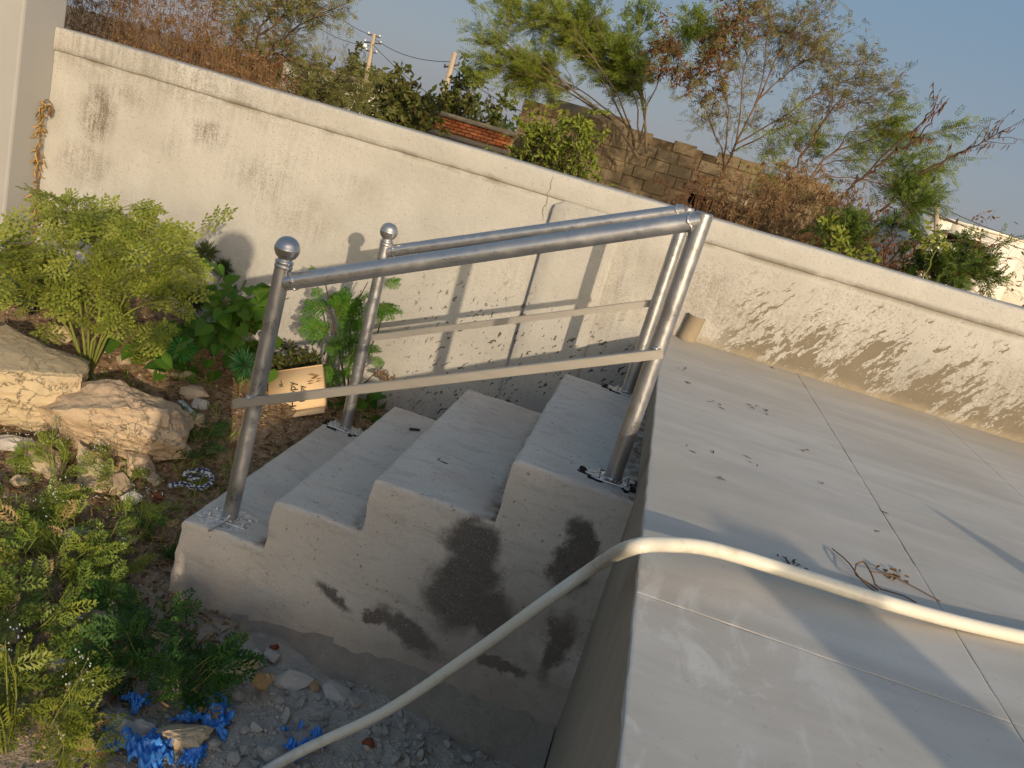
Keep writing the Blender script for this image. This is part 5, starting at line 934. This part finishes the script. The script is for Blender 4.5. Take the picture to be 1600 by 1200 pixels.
# ------------------------------------------------------------------ beyond the wall: trees and scrub
def limbs_px(L, y, n, rg, jit=.3):
    out = []
    for l in L:
        dy = rg.uniform(-jit, jit); out.append(resample([aty(u, v, y + dy * i / max(1, len(l) - 1)) for i, (u, v) in enumerate(l)], n))
    out = np.array(out); out[:, 1:-1] += rg.normal(0, .012, out[:, 1:-1].shape); return out
def tree(name, label, L, y, seed, n1, l1, n2, l2, leaf, nleaf, mleaf, mwood, r0=.05, cat='tree', bias1=(0, 0, .1), bias2=(0, 0, 0), grav=.02, ang=(20, 60), trunk_n=1, lo=.35, jit=.4, leaf2=None, flop=None):
    rg = np.random.RandomState(seed); P = limbs_px(L, y, 10, rg, jit); base = P[0, 0].copy(); t = empty(name, (base[0], base[1], min(base[2], -1.0)), label, cat)
    a = spawn(P, n1, l1, ang, bias1, 10, .12, grav, rg, lo, 1.0); al = np.concatenate([P, a]); b = spawn(al, n2, l2, ang, bias2, 10, .14, grav, rg, .2, 1.0)
    rr_ = np.array([np.linspace(r0, r0 * .18, 10)] * len(P)); rr_[trunk_n:] *= .6
    mk('trunk', tubes(P[:trunk_n], rr_[:trunk_n], 7), mwood, t, True); 
    mk('branches', (tubes(P[trunk_n:], rr_[trunk_n:], 5) if len(P) > trunk_n else []) + tubes(a, radii(n1, 10, r0 * .22, r0 * .07), 4) + tubes(b[:, ::3], radii(n2, 4, r0 * .08, r0 * .035), 3), mwood, t)
    for (kind, nn, m_, kw) in leaf:
        src = b if kw.get('src', 'b') == 'b' else np.concatenate([a, b]); sel = kw.get('sel')
        if sel is not None: src = src[sel(src)]
        o, d, _, _ = sample(src, nn, rg, .15, 1.0); q = rg.normal(size=o.shape); g = kw.get('dir', (0, 0, 0))
        if kind == 'spray': ch = sprays(o, d * .7 + unit(q) * .6 + g, rg.normal(0, .6, o.shape) + [0, -.3, .8], rg.uniform(*kw['L'], nn), kw['pairs'], kw['ll'], kw['lw'], .45, 'strip', .3, rg, kw.get('droop', .1))
        else: ch = leaves(o + rg.normal(0, kw.get('j', .01), o.shape), d * .4 + unit(q) * .9 + g, rg.normal(0, 1, o.shape) + [0, -.3, .6], rg.uniform(*kw['L'], nn), rg.uniform(*kw['W'], nn), .25)
        mk(kw.get('name', 'crown'), [ch], m_, t)['kind'] = 'stuff'
    return t
# mesquite over the ruin
tree('mesquite_tree', 'bright green feathery mesquite leaning left over the end of the ruin', [[(1000, 250), (960, 190), (910, 150), (860, 110), (800, 75), (790, 60)], [(960, 190), (880, 140), (815, 108), (785, 100)], [(980, 200), (930, 110), (870, 60), (800, 25), (800, 25)], [(990, 210), (960, 140), (920, 80), (880, 50), (862, 28)], [(985, 200), (920, 150), (870, 125), (835, 120)], [(1000, 220), (990, 150), (970, 110), (940, 90)], [(1000, 220), (1010, 170), (1000, 140), (985, 120)]], YB - .7, 71, 150, (.25, .55), 900, (.15, .38), [('spray', 5200, M_MESQ, dict(L=(.10, .22), pairs=7, ll=.046, lw=.012, dir=(-.5, 0, .12)))], 0, M_MESQ, M_BARK, .022, bias1=(-.15, 0, .2), bias2=(-.2, 0, .1), lo=.4)
tree('mesquite_tree', 'slender green branches rising at top centre right of the leaning mesquite', [[(1010, 240), (1005, 170), (985, 110), (945, 60), (915, 12)], [(1005, 170), (1000, 110), (990, 75), (1000, 45)], [(1000, 120), (1025, 80), (1060, 55), (1078, 50)], [(985, 110), (950, 75), (930, 50), (915, 38)], [(1005, 180), (1030, 120), (1040, 90), (1050, 75)]], YB - .4, 72, 44, (.2, .5), 260, (.12, .35), [('spray', 1900, M_MESQ, dict(L=(.10, .18), pairs=6, ll=.05, lw=.014, dir=(0, 0, .1)))], 0, M_MESQ, M_BARK, .02, bias1=(-.1, 0, .3), lo=.4)
# sparse half-dead tree
tree('half_dead_tree', 'sparse half-dead tree with bare twigs in front of the ruin', [[(1118, 300), (1132, 265), (1150, 225), (1180, 165), (1212, 90), (1240, 50), (1270, 30)], [(1132, 262), (1125, 225), (1105, 180), (1085, 130), (1060, 90)], [(1150, 225), (1210, 190), (1270, 150), (1310, 130), (1345, 112)], [(1180, 165), (1195, 110), (1200, 60), (1205, 25), (1185, 5)], [(1140, 240), (1190, 215), (1250, 190), (1320, 165), (1400, 155)], [(1180, 160), (1225, 120), (1270, 90), (1315, 105)], [(1130, 250), (1140, 190), (1130, 130), (1120, 70), (1140, 42)], [(1150, 225), (1160, 150), (1165, 90), (1170, 65)], [(1212, 90), (1240, 60), (1262, 62)]], 8.6, 73, 190, (.2, .6), 1500, (.10, .34),
     [('spray', 2900, M_SPARSE, dict(L=(.06, .13), pairs=5, ll=.036, lw=.010)), ('leaf', 2000, M_DRYRED, dict(L=(.04, .09), W=(.012, .026), dir=(0, 0, -.5), name='withered_leaves', sel=lambda s_: (s_[:, 0, 0] < aty(1150, 100, 8.6)[0]) & (s_[:, 0, 2] > aty(1100, 150, 8.6)[2]))), ('leaf', 1700, M_DRY, dict(L=(.03, .07), W=(.008, .016), dir=(0, 0, -.4), name='withered_leaves'))], 0, M_SPARSE, M_TWIG, .018, lo=.25, ang=(20, 65))
# right-hand flat feathery tree
tree('umbrella_thorn', 'flat-topped green thorn tree right of the half-dead one', [[(1250, 330), (1265, 280), (1300, 240), (1350, 220), (1400, 212), (1450, 215)], [(1265, 280), (1290, 255), (1340, 250), (1400, 255), (1440, 262)], [(1260, 290), (1255, 250), (1240, 220), (1220, 205)], [(1300, 240), (1330, 205), (1370, 195)], [(1265, 285), (1310, 275), (1370, 285), (1430, 290)], [(1255, 300), (1230, 270), (1200, 250)]], 7.6, 74, 110, (.2, .5), 800, (.10, .30), [('spray', 2500, M_MESQ, dict(L=(.08, .15), pairs=6, ll=.034, lw=.009, dir=(.35, 0, .02)))], 0, M_MESQ, M_TWIG, .014, bias1=(.45, 0, .02), bias2=(.45, 0, 0), lo=.35)
# long bare branches hung with dry pods
def pod_branch(L, y, label, seed, n=90, r0=.012):
    rg = np.random.RandomState(seed); P = limbs_px(L, y, 26, rg, .1); t = empty('pod_branch', tuple(P[0, 0]), label, 'dead branch'); tw_ = spawn(P, 14, (.10, .3), (15, 40), (0, 0, .1), 26, .05, 0, rg, .2, .95); mk('branch', tubes(P, radii(len(P), 26, r0, r0 * .25), 5) + tubes(tw_, radii(14, 26, r0 * .25, r0 * .12), 3), M_DKTWIG, t)
    o, d, _, _ = sample(np.concatenate([P, P, tw_]), n, rg, .08, .98); mk('pods', [leaves(o, np.array([-.15, 0, -1.]) + rg.normal(0, .22, o.shape), rg.normal(size=o.shape), rg.uniform(.025, .075, n), rg.uniform(.005, .010, n), .3)], M_DRYRED, t)['kind'] = 'stuff'
pod_branch([[(1235, 380), (1290, 330), (1350, 275), (1410, 215), (1450, 180), (1478, 150)], [(1350, 275), (1400, 235), (1440, 205), (1480, 160)]], 5.2, 'long bare branch hung with dry pods, left of two', 81, 260); pod_branch([[(1375, 330), (1410, 295), (1460, 258), (1500, 240), (1545, 215), (1586, 200)]], 5.0, 'longest bare branch hung with pods, reaching furthest right', 82, 110); pod_branch([[(1200, 330), (1235, 275), (1270, 215), (1300, 170), (1318, 150)]], 6.0, 'slim dead branch with shrivelled leaves in the middle of the thicket', 83, 120); pod_branch([[(1160, 350), (1215, 335), (1265, 310), (1300, 300)]], 4.6, 'low slanting dead branch over the brown scrub', 84, 60)
# thickets
def thicket(name, label, px, y, seed, nst, L, mleaf, nleaf, lL, lW, mwood, r=.007, cat='thicket', dirn=(0, 0, -.5), up=1.0, nt=4, lean=.45, spread_y=.8, spray=None):
    """many thin stems rising from a line of ground just behind the wall; px gives the top outline"""
    rg = np.random.RandomState(seed); top = np.array(px, float); us = np.interp(rg.rand(nst), np.linspace(0, 1, len(top)), top[:, 0]); P = []
    for u in us:
        v = np.interp(u, top[:, 0], top[:, 1]); yy = y + rg.uniform(-spread_y, spread_y); hi = aty(u, v, yy); f = 1 - .55 * rg.rand() ** 1.6; b = np.array([hi[0] + rg.normal(0, lean * .6), yy + rg.normal(0, .1), -1.05]); tip = b + (hi - b) * f + [rg.normal(0, .05), 0, 0]; P.append(resample([b, b * .5 + tip * .5 + rg.normal(0, .07, 3), tip], 10))
    P = np.array(P); c = P[:, 0].mean(0); t = empty(name, (c[0], c[1], -1.05), label, cat); tw_ = spawn(P, nst * nt, L, (20, 75), (0, 0, .1), 6, .25, .06, rg, .4, 1.0); t2 = spawn(tw_, nst * nt * 2, (L[0] * .4, L[1] * .5), (20, 70), (0, 0, -.05), 6, .25, .08, rg, .2, 1)
    mk('stems', tubes(P, radii(nst, 10, r, r * .35), 4) + tubes(tw_, radii(nst * nt, 6, r * .32, r * .16), 3) + tubes(t2, radii(nst * nt * 2, 6, r * .18, r * .10), 3), mwood, t)
    o, d, _, _ = sample(np.concatenate([tw_, t2, t2]), nleaf, rg, .1, 1.0); q = unit(rg.normal(size=o.shape)) * .8 + np.array(dirn) + d * .3
    ch = leaves(o, q, rg.normal(size=o.shape) + [0, -.4, .3], rg.uniform(*lL, nleaf), rg.uniform(*lW, nleaf), .3) if not spray else sprays(o, q, rg.normal(0, .6, o.shape) + [0, -.4, .8], rg.uniform(*lL, nleaf), spray, .030, .010, .45, 'strip', .3, rg, .1)
    mk('foliage', [ch], mleaf, t)['kind'] = 'stuff'; return t
thicket('dry_thicket', 'reddish-brown dry thicket over the left part of the wall', [(80, -70), (150, -60), (230, -50), (300, 0), (360, 55), (400, 95), (440, 120)], 3.4, 91, 420, (.08, .30), M_DRY, 60000, (.010, .030), (.003, .007), M_TWIGR, .0035, dirn=(0, 0, -.25))
thicket('dry_thicket', 'tawny dry brush behind the reddish thicket at left', [(200, -60), (300, -30), (380, 20), (440, 70)], 4.6, 92, 200, (.12, .4), M_DRYRED, 34000, (.012, .035), (.004, .008), M_TWIGR, .004, dirn=(0, 0, -.1))
tree('thorny_tree', 'thin olive-green thorny tree over the left part of the wall', [[(385, 170), (395, 110), (405, 55), (425, 10), (440, -30)], [(395, 110), (430, 70), (465, 40), (505, 25)], [(398, 100), (375, 50), (365, 0), (360, -30)], [(400, 80), (440, 90), (480, 110), (510, 130)], [(395, 120), (430, 115), (470, 130), (510, 150)], [(405, 55), (450, 20), (480, 0)]], 4.8, 75, 100, (.12, .40), 700, (.08, .26), [('spray', 3000, M_SPARSE, dict(L=(.05, .10), pairs=5, ll=.026, lw=.008)), ('leaf', 1600, M_DRY, dict(L=(.02, .045), W=(.006, .012), name='withered_leaves'))], 0, M_SPARSE, M_DKTWIG, .016, lo=.2)
tree('thorny_tree', 'straggly green thorn bush where the wall meets the pale house', [[(470, 190), (490, 150), (510, 130), (540, 128)], [(475, 180), (460, 150), (440, 140)], [(480, 170), (520, 150), (555, 150)], [(480, 180), (520, 168), (560, 172)]], 4.6, 76, 50, (.12, .30), 300, (.08, .2), [('spray', 900, M_SPARSE, dict(L=(.05, .10), pairs=5, ll=.026, lw=.008))], 0, M_SPARSE, M_DKTWIG, .012, lo=.2)
def bush(name, label, px, y, seed, nst, nleaf, lL, lW, ml, mw=M_DKTWIG, L=(.15, .45), **kw): return thicket(name, label, px, y, seed, nst, L, ml, nleaf, lL, lW, mw, kw.pop('r', .012), 'bush', kw.pop('dirn', (0, 0, -.15)), **kw)
bush('leafy_bush', 'dark broad-leaved bush left of the brick shed', [(560, 135), (600, 122), (640, 140), (668, 165)], 12.5, 93, 46, 4200, (.09, .17), (.04, .08), M_DKBUSH, L=(.2, .6))
bush('leafy_bush', 'rounded olive bush behind the brick shed', [(690, 140), (725, 118), (760, 122), (782, 160)], 21, 94, 40, 4200, (.10, .20), (.05, .10), M_DKBUSH, L=(.3, .8))
bush('leafy_bush', 'distant olive tree top behind the left pole', [(540, 110), (560, 92), (590, 110)], 38, 95, 20, 1100, (.22, .4), (.1, .2), M_DKBUSH, L=(.5, 1.2), spread_y=1.5)
bush('leafy_bush', 'dense green bush between the brick shed and the ruin', [(822, 218), (842, 198), (870, 184), (902, 196), (920, 238)], 9.4, 96, 60, 8000, (.05, .10), (.02, .04), M_MESQ, L=(.2, .5), spread_y=.5)
bush('leafy_bush', 'darker foliage in the heart of the bush before the ruin', [(838, 222), (870, 206), (908, 228)], 9.1, 97, 30, 4000, (.05, .09), (.02, .04), M_DKBUSH, L=(.15, .4), spread_y=.3)
thicket('dry_thicket', 'brown dry scrub in front of the ruin right of the handrail top', [(1110, 305), (1170, 272), (1230, 255), (1290, 280), (1335, 315)], 4.2, 98, 380, (.08, .30), M_DRY, 56000, (.016, .046), (.003, .009), M_TWIGR, .0035, dirn=(0, 0, -.7), spread_y=.7)
thicket('dry_thicket', 'sparser dry scrub right of the ruin under the pod branches', [(1290, 300), (1350, 320), (1400, 335), (1450, 395)], 4.8, 99, 170, (.10, .3), M_DRYRED, 18000, (.02, .05), (.006, .012), M_TWIGR, .006, dirn=(0, 0, -.8))
thicket('dry_thicket', 'withered brown tangle low along the right end of the wall', [(1400, 425), (1460, 430), (1520, 455), (1580, 470), (1640, 470)], 3.6, 100, 110, (.08, .26), M_DRYRED, 6500, (.02, .05), (.006, .012), M_TWIGR, .005, dirn=(0, 0, -.8))
thicket('dry_thicket', 'reddish dry undergrowth at the foot of the half-dead tree', [(1040, 285), (1090, 278), (1140, 290)], 6.4, 102, 90, (.10, .28), M_DRYRED, 7000, (.02, .05), (.006, .012), M_TWIGR, .006, dirn=(0, 0, -.5))
tree('thorn_shrub', 'dark green feathery thorn shrub reaching right in front of the white building', [[(1360, 470), (1380, 420), (1420, 385), (1470, 370), (1525, 375)], [(1375, 425), (1420, 420), (1470, 415), (1520, 425)], [(1380, 400), (1400, 360), (1415, 320), (1420, 300)], [(1370, 440), (1340, 400), (1320, 375), (1310, 350)], [(1370, 450), (1400, 445), (1450, 442), (1490, 425)], [(1365, 455), (1330, 440), (1310, 415)]], 3.3, 77, 80, (.06, .2), 420, (.04, .13), [('spray', 3000, M_DKGREEN, dict(L=(.05, .09), pairs=9, ll=.018, lw=.0065, dir=(.15, 0, .05)))], 0, M_LEUC, M_DKTWIG, .010, bias1=(.2, 0, .1), lo=.25, jit=.15)
tree('broadleaf_shoot', 'yellow-green broad-leaved shoot just above the wall beside the brown scrub', [[(1330, 440), (1320, 400), (1318, 365), (1322, 335)], [(1320, 400), (1305, 380), (1295, 370)], [(1325, 430), (1345, 405), (1358, 380)]], 2.9, 78, 16, (.05, .12), 40, (.03, .08), [('leaf', 170, M_MOR, dict(L=(.03, .055), W=(.018, .032), dir=(0, -.2, -.1)))], 0, M_MOR, M_STEMG, .006, lo=.2, jit=.1)
tree('broadleaf_shoot', 'small yellow-green leaves in front of the white building', [[(1450, 440), (1452, 405), (1465, 380), (1472, 365)], [(1452, 405), (1440, 390), (1445, 375)]], 3.1, 79, 8, (.04, .1), 18, (.03, .06), [('leaf', 60, M_MOR, dict(L=(.03, .05), W=(.016, .028), dir=(0, -.2, 0)))], 0, M_MOR, M_STEMG, .005, lo=.4, jit=.1)
tree('bare_shrub', 'thin bare twigs curling in front of the white building at the right edge', [[(1480, 470), (1510, 430), (1550, 410), (1590, 402)], [(1500, 450), (1520, 400), (1560, 380), (1575, 372)], [(1530, 470), (1560, 430), (1580, 400), (1588, 372)], [(1470, 460), (1520, 445), (1570, 450), (1600, 460)], [(1510, 430), (1515, 380), (1530, 345), (1533, 335)]], 3.3, 80, 26, (.05, .2), 60, (.04, .12), [('leaf', 90, M_DRYRED, dict(L=(.02, .045), W=(.007, .014), dir=(0, 0, -.6), name='withered_leaves'))], 0, M_DRYRED, M_TWIGR, .005, lo=.2, jit=.15, cat='shrub')
# far tree line
rg = np.random.RandomState(120); fo = []
for i in range(26):
    xx = -40 + i * 4.4 + rg.uniform(-1.5, 1.5); n_ = 260; c = np.array([xx, 70 + rg.uniform(-6, 6), .1]); o = c + rg.normal(0, 1, (n_, 3)) * [2.0, 1.0, .8]; o[:, 2] = np.maximum(-1.0, o[:, 2]); fo.append(leaves(o, rg.normal(size=o.shape), rg.normal(size=o.shape), rg.uniform(.4, .8, n_), rg.uniform(.25, .4, n_), .2))
tag(mk('far_scrub', fo, M_DKBUSH), 'distant band of scrub along the horizon', 'scrub', kind='stuff')

# ------------------------------------------------------------------ the photographer and two added posts, all unseen, casting the wall and platform shadows
def person():
    gr = float(gz(.15, -2.45)); J = {}; V = []; R = []; E = []
    def j(n, p, r, par=None):
        J[n] = len(V); V.append(p); R.append(r)
        if par is not None: E.append((J[par], J[n]))
    hx, hy = .19, -2.26
    j('pelvis', (hx - .06, hy - .10, gr + .98), .13); j('waist', (hx - .06, hy - .09, gr + 1.15), .115, 'pelvis'); j('chest', (hx - .05, hy - .07, gr + 1.38), .135, 'waist'); j('upper', (hx - .03, hy - .05, gr + 1.50), .12, 'chest'); j('neck', (hx, hy - .03, gr + 1.60), .058, 'upper'); j('skull', (hx, hy, gr + 1.71), .080, 'neck'); j('crown', (hx, hy + .01, gr + 1.81), .072, 'skull')
    for s_, n in ((-1, 'l'), (1, 'r')):
        j('sh' + n, (hx - .04 + s_ * .155, hy - .05, gr + 1.50), .058, 'upper'); j('el' + n, (hx - .05 + s_ * .19, hy + .02, gr + 1.24), .045, 'sh' + n)
        hd = CAM + np.array([-.045 if s_ < 0 else .10, -.09, -.035]); j('wr' + n, tuple(hd + np.array([.02 * s_, -.05, -.03])), .028, 'el' + n); j('pa' + n, tuple(hd), .030, 'wr' + n)
        for q in range(4): j('f%d' % q + n, tuple(hd + np.array([-s_ * .012, .018, .03 - .018 * q])), .010, 'pa' + n); j('g%d' % q + n, tuple(hd + np.array([-s_ * .036, .022, .032 - .018 * q])), .008, 'f%d' % q + n)
        j('th' + n, tuple(hd + np.array([-s_ * .02, -.022, .022])), .010, 'pa' + n)
        j('hip' + n, (hx - .06 + s_ * .08, hy - .10, gr + .90), .09, 'pelvis'); j('kn' + n, (hx - .06 + s_ * .10, hy - .07, gr + .50), .065, 'hip' + n); j('an' + n, (hx - .06 + s_ * .11, hy - .11, gr + .09), .042, 'kn' + n); j('to' + n, (hx - .06 + s_ * .13, hy + .09, gr + .04), .038, 'an' + n)
    me = bpy.data.meshes.new('person'); me.from_pydata(V, E, []); o = bpy.data.objects.new('person', me); col.objects.link(o); m = o.modifiers.new('skin', 'SKIN'); m.use_smooth_shade = True
    for i, r in enumerate(R): me.skin_vertices[0].data[i].radius = (r, r)
    for v_ in me.skin_vertices[0].data: v_.use_root = False
    me.skin_vertices[0].data[0].use_root = True; o.modifiers.new('sub', 'SUBSURF').levels = 2; o.modifiers['sub'].render_levels = 2
    k = Mat('clothes_and_skin', .85, 0, .2); z_ = k.xyz(k.pos)[2]; c_ = k.mix(k.step(z_, gr + 1.0, gr + 1.01), lin(52, 56, 70), lin(120, 132, 150)); c_ = k.mix(k.step(z_, gr + 1.57, gr + 1.58), c_, lin(142, 98, 72)); k.color(c_); me.materials.append(k.m)
    tag(o, 'person in grey shirt and dark trousers holding a phone behind the camera', 'person')
    hm = mk('hair', [lathe([(.088, .0), (.092, .04), (.084, .085), (.06, .115), (.001, .13)], (hx, hy - .012, gr + 1.76), (0, -.25, 1), 20)], M_SOOT, o, True)
person()
pc_ = Vector(CAM) - Vector(CF) * .016 + Vector(CR) * .03 - Vector(CU) * .02
bm = bmesh.new(); v, f = box(-.075, .075, -.036, .036, -.004, .004); vs = [bm.verts.new(Vector(CR) * q[0] + Vector(CU) * q[1] + Vector(CF) * q[2] + pc_) for q in v]
for q in f: bm.faces.new([vs[i] for i in q])
bmesh.ops.bevel(bm, geom=bm.edges[:], offset=.003, segments=2, affect='EDGES'); tag(from_bm('phone', bm, M_DARK), 'dark phone held up by the person taking the picture', 'phone')
gpx = empty('added_shadow_post', (1.97, -3.45, -1.0), 'plain concrete post added unseen behind the camera to cast a broad shadow', 'post'); mk('shaft', [slab(1.90, 2.07, -3.55, -3.41, -1.1, .93, .1, .02, .002)], M_CONC, gpx); mk('base', [box(1.84, 2.11, -3.61, -3.35, -1.15, -.84)], M_CONC, gpx)  # unseen post, added to cast the broad strip across the platform
stk = atz(1452, 792, 0); hs = .62; sb = Vector(stk) + Vector(SUN_DIR) * (hs / SUN_DIR.z)
tag(mk('added_shadow_stake', tubes(np.array([[[sb.x + .06, sb.y, -1.1], [sb.x + .02, sb.y, -.2], [sb.x + .004, sb.y, hs - .13], [sb.x, sb.y, hs]]]), np.array([[.075, .07, .058, .006]]), 8, True), M_WOOD), 'pointed wooden stake added unseen behind the camera to cast a tapering shadow', 'stake')  # unseen stake, added for the thin tapering shadow on the platform
